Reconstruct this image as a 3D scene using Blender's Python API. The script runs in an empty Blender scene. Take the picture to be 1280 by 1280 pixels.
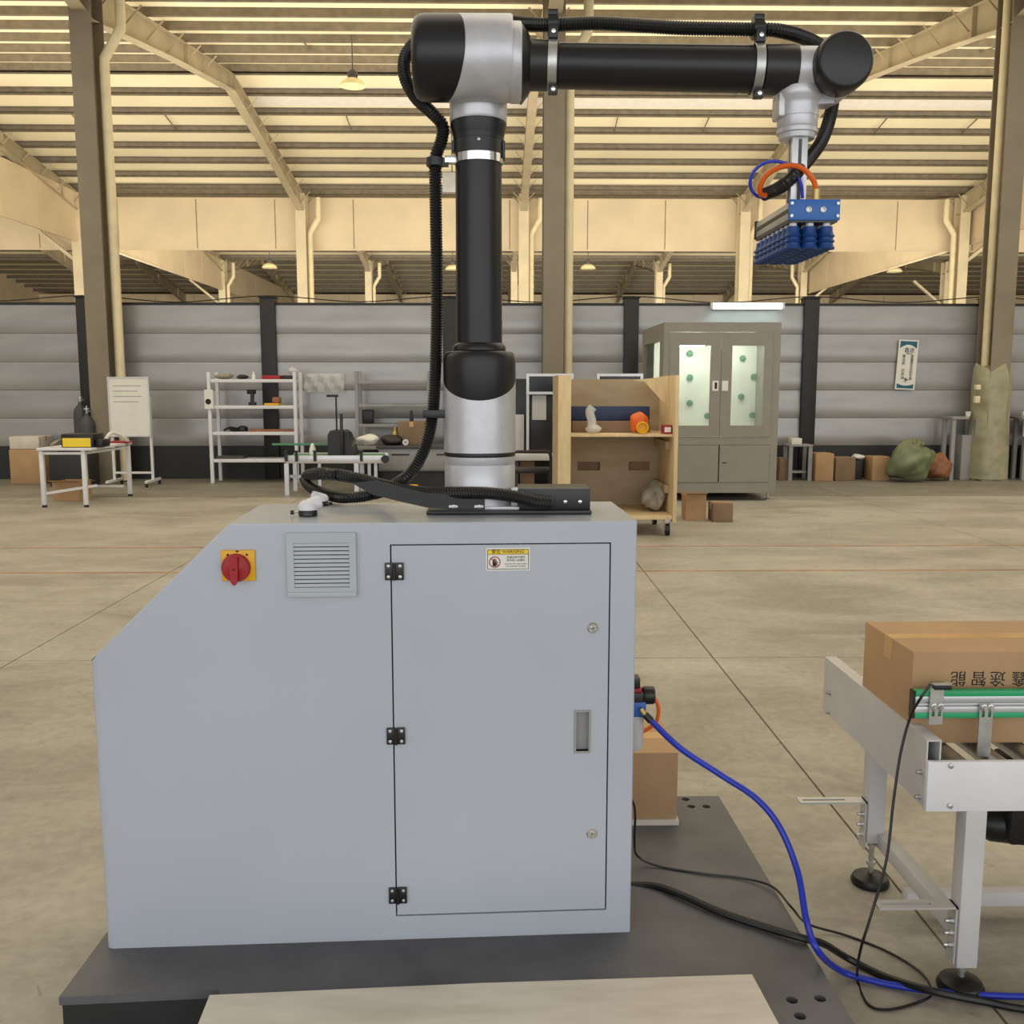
import bpy, bmesh, math, random
from mathutils import Vector, Matrix
from mathutils.geometry import tessellate_polygon
random.seed(7)
sc = bpy.context.scene
COL = sc.collection
PI = math.pi

# ---------------------------------------------------------------- camera
F, EYE = 1200.0, 1.5                       # focal length in pixels of a 1280 frame, eye height
PIT = math.atan(156 / F)
YAW = math.atan(20 / F * math.cos(PIT))
cam = bpy.data.cameras.new('camera'); camo = bpy.data.objects.new('camera', cam); COL.objects.link(camo)
cam.sensor_fit = 'HORIZONTAL'; cam.sensor_width = 36; cam.lens = 36 * F / 1280
cam.clip_end = 400; cam.clip_start = .05
camo.location = (0, 0, EYE); camo.rotation_euler = (PI / 2 - PIT, 0, -YAW)
sc.camera = camo
FWD = Vector((math.sin(YAW) * math.cos(PIT), math.cos(YAW) * math.cos(PIT), -math.sin(PIT)))
RGT = Vector((math.cos(YAW), -math.sin(YAW), 0)); UPV = RGT.cross(FWD)
def ray(px, py): return FWD * F + RGT * (px - 640) - UPV * (py - 640)
def A(px, py, Y):                          # measured point of the photo on the plane at depth Y
    d = ray(px, py); return Vector((0, 0, EYE)) + d * (Y / d.y)
def G(px, py, z=0.0):                      # measured point on a horizontal plane
    d = ray(px, py); return Vector((0, 0, EYE)) + d * ((z - EYE) / d.z)

# ---------------------------------------------------------------- world, lights, exposure
w = bpy.data.worlds.new('world'); sc.world = w; w.use_nodes = True
bg = w.node_tree.nodes['Background']
bg.inputs[0].default_value = (1.0, 0.95, 0.86, 1); bg.inputs[1].default_value = 0.5
def area(name, loc, rot, sx, sy, power, col):
    l = bpy.data.lights.new(name, 'AREA'); l.shape = 'RECTANGLE'; l.size = sx; l.size_y = sy
    l.energy = power; l.color = col
    o = bpy.data.objects.new(name, l); COL.objects.link(o); o.location = loc; o.rotation_euler = rot
    return o
area('daylight_gate', (2, -8, 3.2), (PI / 2, 0, 0), 30, 6, 920, (0.92, 0.955, 1.0))            # open gate behind the viewer
area('roof_light', (3, 8.2, 7.4), (0, 0, 0), 44, 11, 1900, (1.0, 0.91, 0.74))                    # translucent roof strip of the near bay
area('hall_fill_light', (2, 17, 1.3), (PI * .68, 0, 0), 44, 2, 4300, (1.0, 0.92, 0.76))          # unseen fill lamp added behind the partition to brighten roof and fascia
area('rear_fill_light', (2, 34, 1.5), (PI * .7, 0, 0), 44, 2, 3600, (1.0, 0.92, 0.78))           # another unseen fill added to brighten the bays beyond
vs = sc.view_settings
vs.view_transform = 'Standard'; vs.look = 'None'; vs.gamma = 1; vs.use_curve_mapping = False
vs.exposure = 0.0

# ---------------------------------------------------------------- materials
def lin(c): 
    c = c / 255.0
    return c / 12.92 if c <= 0.04045 else ((c + 0.055) / 1.055) ** 2.4
def rgb(c): return (lin(c[0]), lin(c[1]), lin(c[2]), 1)
def mat(name, c, rough=.5, metal=0.0, var=.06, scale=6.0, bump=0.0, bscale=60.0, stretch=(1, 1, 1), c2=None, world=False, spec=.5, **kw):
    m = bpy.data.materials.new(name); m.use_nodes = True
    nt = m.node_tree; b = nt.nodes['Principled BSDF']
    b.inputs['Roughness'].default_value = rough; b.inputs['Metallic'].default_value = metal
    b.inputs['Specular IOR Level'].default_value = spec
    b.inputs['Base Color'].default_value = rgb(c)
    if var or bump or c2:
        if world:
            g = nt.nodes.new('ShaderNodeNewGeometry'); src = g.outputs['Position']
        else:
            g = nt.nodes.new('ShaderNodeTexCoord'); src = g.outputs['Object']
        mp = nt.nodes.new('ShaderNodeMapping'); mp.inputs['Scale'].default_value = stretch
        nt.links.new(src, mp.inputs[0])
        n = nt.nodes.new('ShaderNodeTexNoise'); n.inputs['Scale'].default_value = scale; n.inputs['Detail'].default_value = 5
        nt.links.new(mp.outputs[0], n.inputs['Vector'])
        r = nt.nodes.new('ShaderNodeValToRGB')
        r.color_ramp.elements[0].position = .3; r.color_ramp.elements[1].position = .7
        lo = c2 if c2 else tuple(x * (1 - var) for x in c); hi = c if c2 else tuple(min(255, x * (1 + var * .6)) for x in c)
        r.color_ramp.elements[0].color = rgb(lo); r.color_ramp.elements[1].color = rgb(hi)
        nt.links.new(n.outputs['Fac'], r.inputs[0]); nt.links.new(r.outputs[0], b.inputs['Base Color'])
        if bump:
            n2 = nt.nodes.new('ShaderNodeTexNoise'); n2.inputs['Scale'].default_value = bscale; n2.inputs['Detail'].default_value = 4
            nt.links.new(mp.outputs[0], n2.inputs['Vector'])
            bp = nt.nodes.new('ShaderNodeBump'); bp.inputs['Strength'].default_value = bump; bp.inputs['Distance'].default_value = .01
            nt.links.new(n2.outputs['Fac'], bp.inputs['Height']); nt.links.new(bp.outputs[0], b.inputs['Normal'])
    for k, v in kw.items(): b.inputs[k].default_value = v
    return m
def emit(name, c, s):
    m = bpy.data.materials.new(name); m.use_nodes = True; b = m.node_tree.nodes['Principled BSDF']
    b.inputs['Base Color'].default_value = rgb(c); b.inputs['Emission Color'].default_value = rgb(c); b.inputs['Emission Strength'].default_value = s
    return m
def glass(name, c, rough=.03, alpha=.25):
    m = mat(name, c, rough, var=0); b = m.node_tree.nodes['Principled BSDF']; b.inputs['Alpha'].default_value = alpha
    return m

def concrete(name, base, dark, light):
    m = bpy.data.materials.new(name); m.use_nodes = True; nt = m.node_tree; b = nt.nodes['Principled BSDF']
    g = nt.nodes.new('ShaderNodeNewGeometry')
    def noise(scale, detail, st=(1, 1, 1), rough=.6):
        mp = nt.nodes.new('ShaderNodeMapping'); mp.inputs['Scale'].default_value = st; nt.links.new(g.outputs['Position'], mp.inputs[0])
        n = nt.nodes.new('ShaderNodeTexNoise'); n.inputs['Scale'].default_value = scale; n.inputs['Detail'].default_value = detail
        n.inputs['Roughness'].default_value = rough; n.inputs['Distortion'].default_value = .6
        nt.links.new(mp.outputs[0], n.inputs['Vector']); return n.outputs['Fac']
    def ramp(f, a, bb, p0, p1):
        r = nt.nodes.new('ShaderNodeValToRGB'); r.color_ramp.elements[0].position = p0; r.color_ramp.elements[1].position = p1
        r.color_ramp.elements[0].color = a; r.color_ramp.elements[1].color = bb; nt.links.new(f, r.inputs[0]); return r.outputs[0]
    def mix(kind, fac, a, c):
        x = nt.nodes.new('ShaderNodeMix'); x.data_type = 'RGBA'; x.blend_type = kind
        if isinstance(fac, float): x.inputs[0].default_value = fac
        else: nt.links.new(fac, x.inputs[0])
        nt.links.new(a, x.inputs[6])
        if isinstance(c, tuple): x.inputs[7].default_value = c
        else: nt.links.new(c, x.inputs[7])
        return x.outputs[2]
    big = ramp(noise(.7, 6, (1, 1.6, 1)), rgb(dark), rgb(base), .35, .62)
    streak = ramp(noise(2.2, 8, (.5, 2.5, 1), .7), (0, 0, 0, 1), (1, 1, 1, 1), .52, .72)
    col = mix('MIX', ramp(noise(1.3, 7, (.6, 1.8, 1), .72), (0, 0, 0, 1), (.55, .55, .55, 1), .5, .75), big, rgb(light))
    fine = ramp(noise(22, 6), (.82, .82, .82, 1), (1.06, 1.06, 1.06, 1), .3, .7)
    col = mix('MULTIPLY', 1.0, col, fine)
    spots = ramp(noise(9, 3), (0, 0, 0, 1), (.5, .5, .5, 1), .68, .74)
    col = mix('MIX', spots, col, rgb(tuple(x * .72 for x in dark)))
    nt.links.new(col, b.inputs['Base Color'])
    rr = ramp(noise(3, 5), (.42, .42, .42, 1), (.7, .7, .7, 1), .3, .7); nt.links.new(rr, b.inputs['Roughness'])
    bp = nt.nodes.new('ShaderNodeBump'); bp.inputs['Strength'].default_value = .12; bp.inputs['Distance'].default_value = .01
    nt.links.new(noise(30, 6), bp.inputs['Height']); nt.links.new(bp.outputs[0], b.inputs['Normal'])
    return m

M = {}
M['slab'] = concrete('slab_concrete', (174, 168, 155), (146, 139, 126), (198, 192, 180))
M['slab_shaded'] = concrete('slab_shaded_concrete', (142, 136, 124), (126, 120, 108), (154, 148, 134))  # darker version of slab: shade near the partition put into the colour
M['joint'] = mat('joint_dark', (62, 52, 44), .9, var=.3, scale=4, world=True)
M['rust'] = mat('joint_rust', (164, 116, 74), .8, var=.25, scale=3, world=True)
M['cab'] = mat('cabinet_paint', (180, 187, 197), .25, var=.02, scale=2, bump=.02, bscale=400)
M['black'] = mat('black_satin', (26, 26, 28), .38, var=.1)
M['blacktube'] = mat('black_anodised', (34, 33, 36), .34, metal=.3, var=.05)
M['rubber'] = mat('black_rubber', (18, 18, 19), .4, var=.1)
M['silver'] = mat('silver_cast', (196, 197, 202), .36, metal=.4, var=.04, scale=20)
M['silverpaint'] = mat('silver_paint', (190, 191, 193), .35, metal=.45, var=.03)
M['chrome'] = mat('chrome', (215, 215, 215), .15, metal=1, var=0)
M['steel'] = mat('zinc_steel', (190, 190, 186), .35, metal=.8, var=.08, scale=30)
M['alu'] = mat('aluminium', (205, 206, 208), .35, metal=.6, var=.04)
M['white'] = mat('white_paint', (222, 222, 226), .45, var=.03)
M['whiteplastic'] = mat('white_plastic', (222, 220, 226), .4, var=.02)
M['greypaint'] = mat('conveyor_grey', (196, 194, 194), .45, var=.03)
M['pad'] = mat('pad_steel', (106, 106, 109), .5, metal=.1, var=.2, scale=4, bump=.08, bscale=40, c2=(78, 78, 81), world=True)
M['board'] = mat('pale_board', (220, 213, 202), .7, var=.08, scale=4, stretch=(1, 5, 1), bump=.05, c2=(196, 187, 174), world=True)
M['cardboard'] = mat('cardboard', (178, 144, 106), .75, var=.05, scale=5, bump=.04, bscale=90)
M['carddark'] = mat('cardboard_dark', (136, 112, 88), .8, var=.08, scale=5)
M['tape'] = mat('packing_tape', (204, 160, 108), .2, var=.05)
M['wood'] = mat('pine', (224, 202, 160), .65, var=.1, scale=3, stretch=(6, 6, 1), c2=(206, 180, 134))
M['ply'] = mat('plywood', (180, 163, 136), .7, var=.1, scale=3, stretch=(1, 1, 3), c2=(168, 146, 116))
M['blue'] = mat('blue_plate', (34, 98, 176), .4, var=.05)
M['bluecup'] = mat('blue_silicone', (20, 66, 130), .45, var=.08)
M['bluehose'] = mat('blue_hose', (30, 52, 178), .35, var=.05)
M['orange'] = mat('orange_tube', (228, 100, 24), .35, var=.05)
M['red'] = mat('red_plastic', (160, 14, 28), .4, var=.05)
M['yellow'] = mat('yellow_plastic', (232, 172, 20), .45, var=.05)
M['green'] = mat('green_strip', (34, 164, 108), .45, var=.04)
M['brass'] = mat('brass', (196, 170, 110), .35, metal=.7, var=.05)
M['ceil'] = mat('roof_sheet_cream', (246, 234, 200), .5, var=.04, scale=.5, world=True)
M['ceilwhite'] = mat('roof_sheet_pale', (236, 230, 220), .5, var=.03, world=True)
M['purlin'] = mat('purlin_galvanised', (118, 108, 92), .55, var=.12, world=True)
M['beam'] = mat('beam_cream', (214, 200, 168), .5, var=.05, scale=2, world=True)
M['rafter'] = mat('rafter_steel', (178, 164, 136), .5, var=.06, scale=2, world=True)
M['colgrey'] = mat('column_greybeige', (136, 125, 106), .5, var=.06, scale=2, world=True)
M['pipe'] = mat('downpipe_ivory', (232, 218, 180), .45, var=.04, world=True)
M['fascia'] = mat('fascia_sheet', (222, 204, 172), .55, var=.04, scale=1, world=True)
M['panel'] = mat('partition_panel', (164, 164, 164), .33, metal=.35, var=.05, scale=1.2, stretch=(1, 1, 4), world=True)
M['post'] = mat('partition_post', (30, 30, 31), .5, var=.1)
M['skirt'] = mat('partition_skirt', (40, 41, 43), .55, var=.12)
M['chamber'] = mat('chamber_grey', (138, 133, 122), .45, var=.03)
M['chamberin'] = mat('chamber_inside', (240, 243, 232), .5, var=.03)
M['glass'] = glass('chamber_glass', (214, 228, 220), .04, .1)
M['tube'] = emit('led_tube', (220, 255, 246), 14)
M['lamp'] = emit('chamber_lamp', (240, 250, 235), 22)
M['clearbag'] = glass('clear_film', (232, 232, 230), .2, .5)
M['greenbag'] = mat('green_sack', (116, 124, 92), .45, var=.2, scale=5, bump=.3, bscale=12)
M['greybag'] = mat('grey_sack', (150, 144, 128), .4, var=.15, scale=5)
M['lampglass'] = mat('lamp_shade_glass', (238, 222, 176), .25, var=.03, spec=.6)
M['grey'] = mat('mid_grey', (150, 150, 150), .5, var=.05)
M['darkgrey'] = mat('dark_grey', (70, 70, 72), .5, var=.08)
M['paper'] = mat('paper_white', (228, 226, 218), .6, var=.02)
M['ink'] = mat('ink_black', (30, 26, 24), .7, var=0)
M['inkblue'] = mat('ink_teal', (24, 96, 120), .5, var=.15, scale=30)
M['inknavy'] = mat('ink_navy', (30, 50, 84), .5, var=0)
M['signyellow'] = mat('sign_yellow', (236, 204, 50), .5, var=0)
M['signred'] = mat('sign_red', (150, 26, 44), .5, var=0)
M['screen'] = mat('screen_black', (14, 14, 18), .2, var=0)
M['wrap'] = mat('column_wrap_film', (160, 156, 128), .35, var=.12, scale=5, world=True)
M['greentop'] = mat('green_mat', (80, 140, 110), .5, var=.1)
M['copper'] = mat('brown_sack', (150, 98, 62), .5, var=.2, scale=6)

# ---------------------------------------------------------------- mesh builder
def axes(d):
    d = d.normalized(); u = d.orthogonal().normalized(); return u, d.cross(u), d
def wm(o):
    m = o.matrix_basis.copy()
    while o.parent: o = o.parent; m = o.matrix_basis @ m
    return m
class MB:
    def __init__(s, m='cab', X=None): s.bm = bmesh.new(); s.mats = []; s.cur = 0; s.X = X; s.use(m)
    def use(s, m):
        if m not in s.mats: s.mats.append(m)
        s.cur = s.mats.index(m); return s
    def v(s, p):
        p = Vector(p); return s.bm.verts.new(s.X @ p if s.X else p)
    def f(s, vs, smooth=False):
        try: f = s.bm.faces.new(vs)
        except ValueError: return None
        f.material_index = s.cur; f.smooth = smooth; return f
    def box(s, c, size, bevel=0.0, rot=None, seg=2):
        x, y, z = (k / 2 for k in size); c = Vector(c)
        P = [Vector(p) for p in ((-x, -y, -z), (x, -y, -z), (x, y, -z), (-x, y, -z), (-x, -y, z), (x, -y, z), (x, y, z), (-x, y, z))]
        if rot is not None: P = [rot @ p for p in P]
        V = [s.v(c + p) for p in P]; fs = []
        for q in ((0, 3, 2, 1), (4, 5, 6, 7), (0, 1, 5, 4), (1, 2, 6, 5), (2, 3, 7, 6), (3, 0, 4, 7)): fs.append(s.f([V[i] for i in q]))
        if bevel:
            es = list({e for f in fs for e in f.edges})
            r = bmesh.ops.bevel(s.bm, geom=es, offset=bevel, segments=seg, profile=.5, affect='EDGES', clamp_overlap=True)
            for f in r['faces']: f.material_index = s.cur; f.smooth = True
        return s
    def bx(s, x0, x1, y0, y1, z0, z1, bevel=0.0): return s.box(((x0 + x1) / 2, (y0 + y1) / 2, (z0 + z1) / 2), (abs(x1 - x0), abs(y1 - y0), abs(z1 - z0)), bevel)
    def bar(s, p, q, a, b=None, up=(0, 0, 1)):            # rectangular bar from p to q
        p, q = Vector(p), Vector(q); d = (q - p); L = d.length; d.normalize(); b = b or a
        u = Vector(up).cross(d); u = u.normalized() if u.length > 1e-4 else d.orthogonal().normalized(); n = d.cross(u)
        R = Matrix((u, n, d)).transposed(); return s.box((p + q) / 2, (a, b, L), rot=R)
    def rings(s, R, closed=False, caps=True, smooth=True):
        n = len(R[0]); k = len(R)
        for i in range(k if closed else k - 1):
            a, b = R[i], R[(i + 1) % k]
            for j in range(n): s.f([a[j], a[(j + 1) % n], b[(j + 1) % n], b[j]], smooth)
        if caps and not closed: s.f(list(reversed(R[0]))); s.f(R[-1])
    def lathe(s, o, d, prof, seg=28, caps=True, ref=None):  # prof: (radius, height or callable(angle)) about axis d at o
        o = Vector(o); d = Vector(d).normalized()
        if ref is None: u, v_, d = axes(d)
        else: u = Vector(ref); u = (u - d * u.dot(d)).normalized(); v_ = d.cross(u)
        R = []
        for r, h in prof:
            ring = []
            for j in range(seg):
                t = 2 * PI * j / seg; hh = h(t) if callable(h) else h
                ring.append(s.v(o + d * hh + (u * math.cos(t) + v_ * math.sin(t)) * max(r, 1e-4)))
            R.append(ring)
        s.rings(R, caps=caps); return s
    def cyl(s, p, q, r, r2=None, seg=20): 
        p, q = Vector(p), Vector(q); return s.lathe(p, q - p, [(r, 0), (r2 if r2 is not None else r, (q - p).length)], seg)
    def tube(s, pts, r, seg=8, step=None, ridge=0.0, closed=False, n=8):
        P = spline(pts, n, closed) if n else [Vector(p) for p in pts]
        if step:
            out = [P[0]]; acc = 0.0
            for a, b in zip(P, P[1:]):
                L = (b - a).length; t = step - acc
                while t <= L: out.append(a.lerp(b, t / L)); t += step
                acc = (acc + L) % step
            P = out
        N = len(P); u = None; R = []
        for i, p in enumerate(P):
            t = (P[(i + 1) % N] - P[i - 1]) if closed else (P[min(i + 1, N - 1)] - P[max(i - 1, 0)])
            t.normalize()
            u = t.orthogonal().normalized() if u is None else (u - t * u.dot(t)).normalized()
            v_ = t.cross(u); rr = r * (1 - ridge * (i % 2))
            R.append([s.v(p + (u * math.cos(2 * PI * j / seg) + v_ * math.sin(2 * PI * j / seg)) * rr) for j in range(seg)])
        s.rings(R, closed=closed, smooth=not ridge); return s
    def plate(s, fn, outer, holes, w0, w1, smooth=False):   # 2-D outline with holes, extruded from w0 to w1; fn(u, v, w) -> point
        loops = [outer] + list(holes); flat = [p for l in loops for p in l]
        tri = tessellate_polygon([[Vector((p[0], p[1], 0)) for p in l] for l in loops])
        a = [s.v(fn(p[0], p[1], w0)) for p in flat]; b = [s.v(fn(p[0], p[1], w1)) for p in flat]
        for t in tri: s.f([a[i] for i in t]); s.f([b[i] for i in reversed(t)])
        k = 0
        for l in loops:
            n = len(l)
            for i in range(n): s.f([a[k + i], a[k + (i + 1) % n], b[k + (i + 1) % n], b[k + i]], smooth)
            k += n
        return s
    def text(s, body, size, T, thick=0.0006, align='CENTER', sx=1.0, bold=0.0):
        cu = bpy.data.curves.new('t', 'FONT'); cu.body = body; cu.size = size; cu.extrude = thick; cu.align_x = align; cu.align_y = 'CENTER'; cu.resolution_u = 2; cu.offset = bold
        o = bpy.data.objects.new('t', cu); COL.objects.link(o); dg = bpy.context.evaluated_depsgraph_get(); dg.update()
        me = bpy.data.meshes.new_from_object(o.evaluated_get(dg)); 
        V = [s.v(T @ Vector((v.co.x * sx, v.co.y, v.co.z))) for v in me.vertices]
        for p in me.polygons: s.f([V[i] for i in p.vertices])
        bpy.data.objects.remove(o); bpy.data.curves.remove(cu); bpy.data.meshes.remove(me); return s
    def blob(s, c, r, noise=.15, seed=0, sub=3):
        rnd = random.Random(seed); T = Matrix.Translation(Vector(c)) @ Matrix.Diagonal((*r, 1))
        if s.X: T = s.X @ T
        g = bmesh.ops.create_icosphere(s.bm, subdivisions=sub, radius=1)
        dirs = [Vector((rnd.gauss(0, 1), rnd.gauss(0, 1), rnd.gauss(0, 1))).normalized() for _ in range(14)]
        for v_ in g['verts']:
            k = 1 + sum(math.sin(5 * v_.co.dot(d) + i) for i, d in enumerate(dirs)) * noise / 4
            if sub > 3: k += noise * .35 * sum(abs(math.sin(6 * v_.co.dot(d) + 2 * i)) - .6 for i, d in enumerate(dirs[:5]))
            p = v_.co * k; p.z = max(p.z, -.92); v_.co = T @ p
        for f in {f for v_ in g['verts'] for f in v_.link_faces}: f.material_index = s.cur; f.smooth = True
        return s
    def build(s, name, parent=None, loc=None, kind=None, smooth_angle=40):
        bmesh.ops.recalc_face_normals(s.bm, faces=s.bm.faces[:])
        o = bpy.data.objects.new(name, None if False else bpy.data.meshes.new(name)); COL.objects.link(o)
        if parent: o.parent = parent; s.bm.transform(wm(parent).inverted())
        if loc is not None: o.location = loc; s.bm.transform(Matrix.Translation(-Vector(loc)))
        s.bm.to_mesh(o.data); s.bm.free()
        for m in s.mats: o.data.materials.append(M[m])
        o.data.set_sharp_from_angle(angle=math.radians(smooth_angle))
        if kind: o['kind'] = kind
        return o
def spline(pts, n=8, closed=False):
    P = [Vector(p) for p in pts]; out = []; N = len(P)
    rng = range(N if closed else N - 1)
    for i in rng:
        p0 = P[(i - 1) % N] if closed or i > 0 else P[0] * 2 - P[1]
        p1, p2 = P[i], P[(i + 1) % N]
        p3 = P[(i + 2) % N] if closed or i + 2 < N else P[-1] * 2 - P[-2]
        for k in range(n):
            t = k / n; out.append(.5 * ((2 * p1) + (p2 - p0) * t + (2 * p0 - 5 * p1 + 4 * p2 - p3) * t * t + (3 * p1 - p0 - 3 * p2 + p3) * t ** 3))
    if not closed: out.append(P[-1])
    return out
def tag(o, label, cat, group=None):
    o['label'] = label; o['category'] = cat
    if group: o['group'] = group
    return o
def thing(name, label, cat, loc=(0, 0, 0), rz=0, group=None):
    o = bpy.data.objects.new(name, None); COL.objects.link(o); o.empty_display_size = .1
    o.location = loc; o.rotation_euler = (0, 0, rz); return tag(o, label, cat, group)
def dup(o, parent=None, **kw):
    c = o.copy(); COL.objects.link(c)
    if parent: c.parent = parent
    for ch in [x for x in bpy.data.objects if x.parent == o]: dup(ch, c)
    for k, v in kw.items():
        if k == 'label': c['label'] = v
        else: setattr(c, k, v)
    return c
def rect(x0, x1, z0, z1): return [(x0, z0), (x1, z0), (x1, z1), (x0, z1)]
XZ = lambda u, v, w: (u, w, v)
def circ(cx, cz, r, n=16): return [(cx + r * math.cos(2 * PI * i / n), cz + r * math.sin(2 * PI * i / n)) for i in range(n)]

# ================================================================ STRUCTURE
# floor: concrete slabs with joints
fl = MB('joint').bx(-40, 45, -14, 95, -.3, -.05).build('floor', kind='structure')
xj = [-40, -25, -17.8, -14.1, -10.3, -6.5, -2.67, 1.21, 4.85, 8.6, 12.4, 16.2, 20, 30, 45]
yj = [-14, -2.5, 1.4, 5.2, 7.75, 8.98, 13.15, 17, 24, 32, 48, 64, 95]
for i in range(len(yj) - 1):
    for j in range(len(xj) - 1):
        if yj[i] >= 17 and j % 2: continue
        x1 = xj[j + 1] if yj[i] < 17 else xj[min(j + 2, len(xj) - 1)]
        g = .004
        MB('slab' if yj[i] < 13 else 'slab_shaded').bx(xj[j] + g, x1 - g, yj[i] + g, yj[i + 1] - g, -.06, 0).build('slab', fl)
for y in (7.75, 8.98): MB('rust').bx(-30, 30, y - .015, y + .015, -.05, .0015).build('joint_filler', fl)

# roof
ROWS = [-.8, 15.5, 31.8, 48.1, 64.4, 80.7]
CX = [-20.4, -13.3, -6.2, .9, 8.0, 15.1, 22.2]
ZR, SL = 8.96, .1435
ceil = MB('ceil').bx(-30, 36, -1.0, -.9, 7.6, 7.75).build('ceiling', kind='structure')
purl = {}
for b in range(5):
    y0, y1 = ROWS[b], ROWS[b + 1]; yr = (y0 + y1) / 2; half = (y1 - y0) / 2
    for sgn in (-1, 1):
        zr, ze = ZR, ZR - SL * half; ye = yr + sgn * half
        m = MB('ceil')
        V = [m.v(p) for p in ((-30, yr, zr), (36, yr, zr), (36, ye, ze), (-30, ye, ze), (-30, yr, zr + .06), (36, yr, zr + .06), (36, ye, ze + .06), (-30, ye, ze + .06))]
        for q in ((0, 1, 2, 3), (4, 7, 6, 5), (0, 4, 5, 1), (2, 6, 7, 3)): m.f([V[i] for i in q])
        m.build('roof_sheet', ceil)
        if sgn == 1 and b == 1:
            d0, d1 = 1.12, 2.18
            m = MB('ceilwhite'); V = [m.v(p) for p in ((-6.1, yr + d0, zr - SL * d0 - .006), (36, yr + d0, zr - SL * d0 - .006), (36, yr + d1, zr - SL * d1 - .006), (-6.1, yr + d1, zr - SL * d1 - .006))]
            m.f(V); m.build('roof_light_sheet', ceil)
        for k in range(8):
            d = .12 + 1.1 * k
            if sgn not in purl:
                m = MB('purlin'); h, fl_, t = (.145 if sgn < 0 else .175), .07, .006    # C section, open towards the ridge
                m.bx(-30, 36, -t / 2, t / 2, -h, 0).bx(-30, 36, -sgn * fl_, 0, -h, -h + t).bx(-30, 36, -sgn * fl_, 0, -t, 0)
                m.bx(-30, 36, -sgn * fl_, -sgn * (fl_ - t), -h, -h + .022)
                o = m.build('purlin', ceil); purl[sgn] = o
            else: o = dup(purl[sgn], ceil)
            o.location = (0, yr + sgn * d, zr - SL * d - .004)
# rafters (gable I-beams) on every column line
def rafter_mesh():
    m = MB('rafter'); half = (ROWS[2] - ROWS[1]) / 2
    top = lambda d: ZR - .2 - SL * d
    dep = lambda d: .36 + .2 * (d / half) ** 2
    for sgn in (-1, 1):
        ds = [0, half * .5, half * .8, half]
        for a, b in zip(ds, ds[1:]):
            for (za, zb, zc, zd, wd) in ((top(a), top(b), top(a) - dep(a), top(b) - dep(b), .006), (top(a), top(b), top(a) - .012, top(b) - .012, .1), (top(a) - dep(a), top(b) - dep(b), top(a) - dep(a) - .014, top(b) - dep(b) - .014, .11)):
                V = [m.v((x, sgn * d, z)) for x in (-wd, wd) for d, z in ((a, za), (b, zb), (b, zd), (a, zc))]
                for q in ((0, 1, 2, 3), (7, 6, 5, 4), (0, 4, 5, 1), (3, 2, 6, 7), (1, 5, 6, 2), (0, 3, 7, 4)): m.f([V[i] for i in q])
        for d in (half * .02, half * .42, half * .85): m.box((0, sgn * d, top(d) - dep(d) / 2), (.18, .014, dep(d)))
    return m, top, dep, half
rm, rtop, rdep, half = rafter_mesh()
raf = rm.build('rafter', ceil)
m = MB('rafter'); m.bar((.02, 0, -.36), (.34, 0, -.02), .03, .006, up=(0, 1, 0)); fb = m.build('fly_brace', raf); fb.location = (0, 1.2, rtop(1.2))
for d in (2.3, 3.4, 4.5, 5.6, 6.7, 7.8): 
    for s_ in (1, -1):
        o = dup(fb, raf); o.location = (0, s_ * d, rtop(d)); o.scale = (1, 1, 1)
        o = dup(fb, raf); o.location = (0, s_ * d, rtop(d)); o.scale = (-1, 1, 1)
raf.location = (CX[2], (ROWS[1] + ROWS[2]) / 2, 0)
for b in range(5):
    for x in CX:
        if b == 1 and x == CX[2]: continue
        if b in (0, 4) or abs(x) > 16:
            o = raf.copy(); COL.objects.link(o); o.parent = ceil
        else: o = dup(raf, ceil)
        o.location = (x, (ROWS[b] + ROWS[b + 1]) / 2, 0)
# sag rods between purlins
for x in (-11, -8.6, -3.9, -1.4, 3.2, 5.6, 10.3, 12.7):
    yr = (ROWS[1] + ROWS[2]) / 2
    for d0, d1 in ((2.3, 3.4), (-2.3, -3.4)):
        MB('purlin').bar((x, yr + d0, ZR - SL * abs(d0) - .06), (x + .02, yr + d1, ZR - SL * abs(d1) - .1), .025).build('sag_rod', ceil)

# fascia sheets: band across at the second column row, and along the left and right column lines
def fascia(name, p0, p1, z0, z1, n, nrm):
    p0, p1 = Vector(p0), Vector(p1); off = Vector((0, .027, 0)) if abs((p1 - p0).x) > .1 else Vector((.0, 0, 0))
    root = MB('fascia').bar(p0 + Vector((0, 0, z0)), p1 + Vector((0, 0, z0)), .09, .05).bar(p0 + Vector((0, 0, z1)), p1 + Vector((0, 0, z1)), .09, .05).use('rafter').bar((p0 + p1) / 2 + Vector((0, 0, z0)) + off, (p0 + p1) / 2 + Vector((0, 0, z1)) + off, *(((p1 - p0).length, .012) if abs((p1 - p0).x) > .1 else (.012, (p1 - p0).length)), up=(0, 1, 0)).build(name, kind='structure')
    d = (p1 - p0) / n; L = d.length; first = None
    for i in range(n):
        if first is None:
            a = p0 + d * .008; b = p0 + d * .992
            mm = MB('fascia'); mm.bar((a + b) / 2 + Vector((0, 0, z0)), (a + b) / 2 + Vector((0, 0, z1)), L * .985 if abs(d.x) > abs(d.y) else .04, .04 if abs(d.x) > abs(d.y) else L * .985, up=(0, 1, 0))
            first = mm.build('panel', root)
        else:
            o = dup(first, root); o.location = d * i
fascia('trim_1', (-30, ROWS[2] + .45, 0), (36, ROWS[2] + .45, 0), 5.95, 7.55, 26, 0)
fascia('trim_2', (CX[1], ROWS[1], 0), (CX[1], ROWS[2], 0), 6.1, 7.6, 6, 0)
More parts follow.
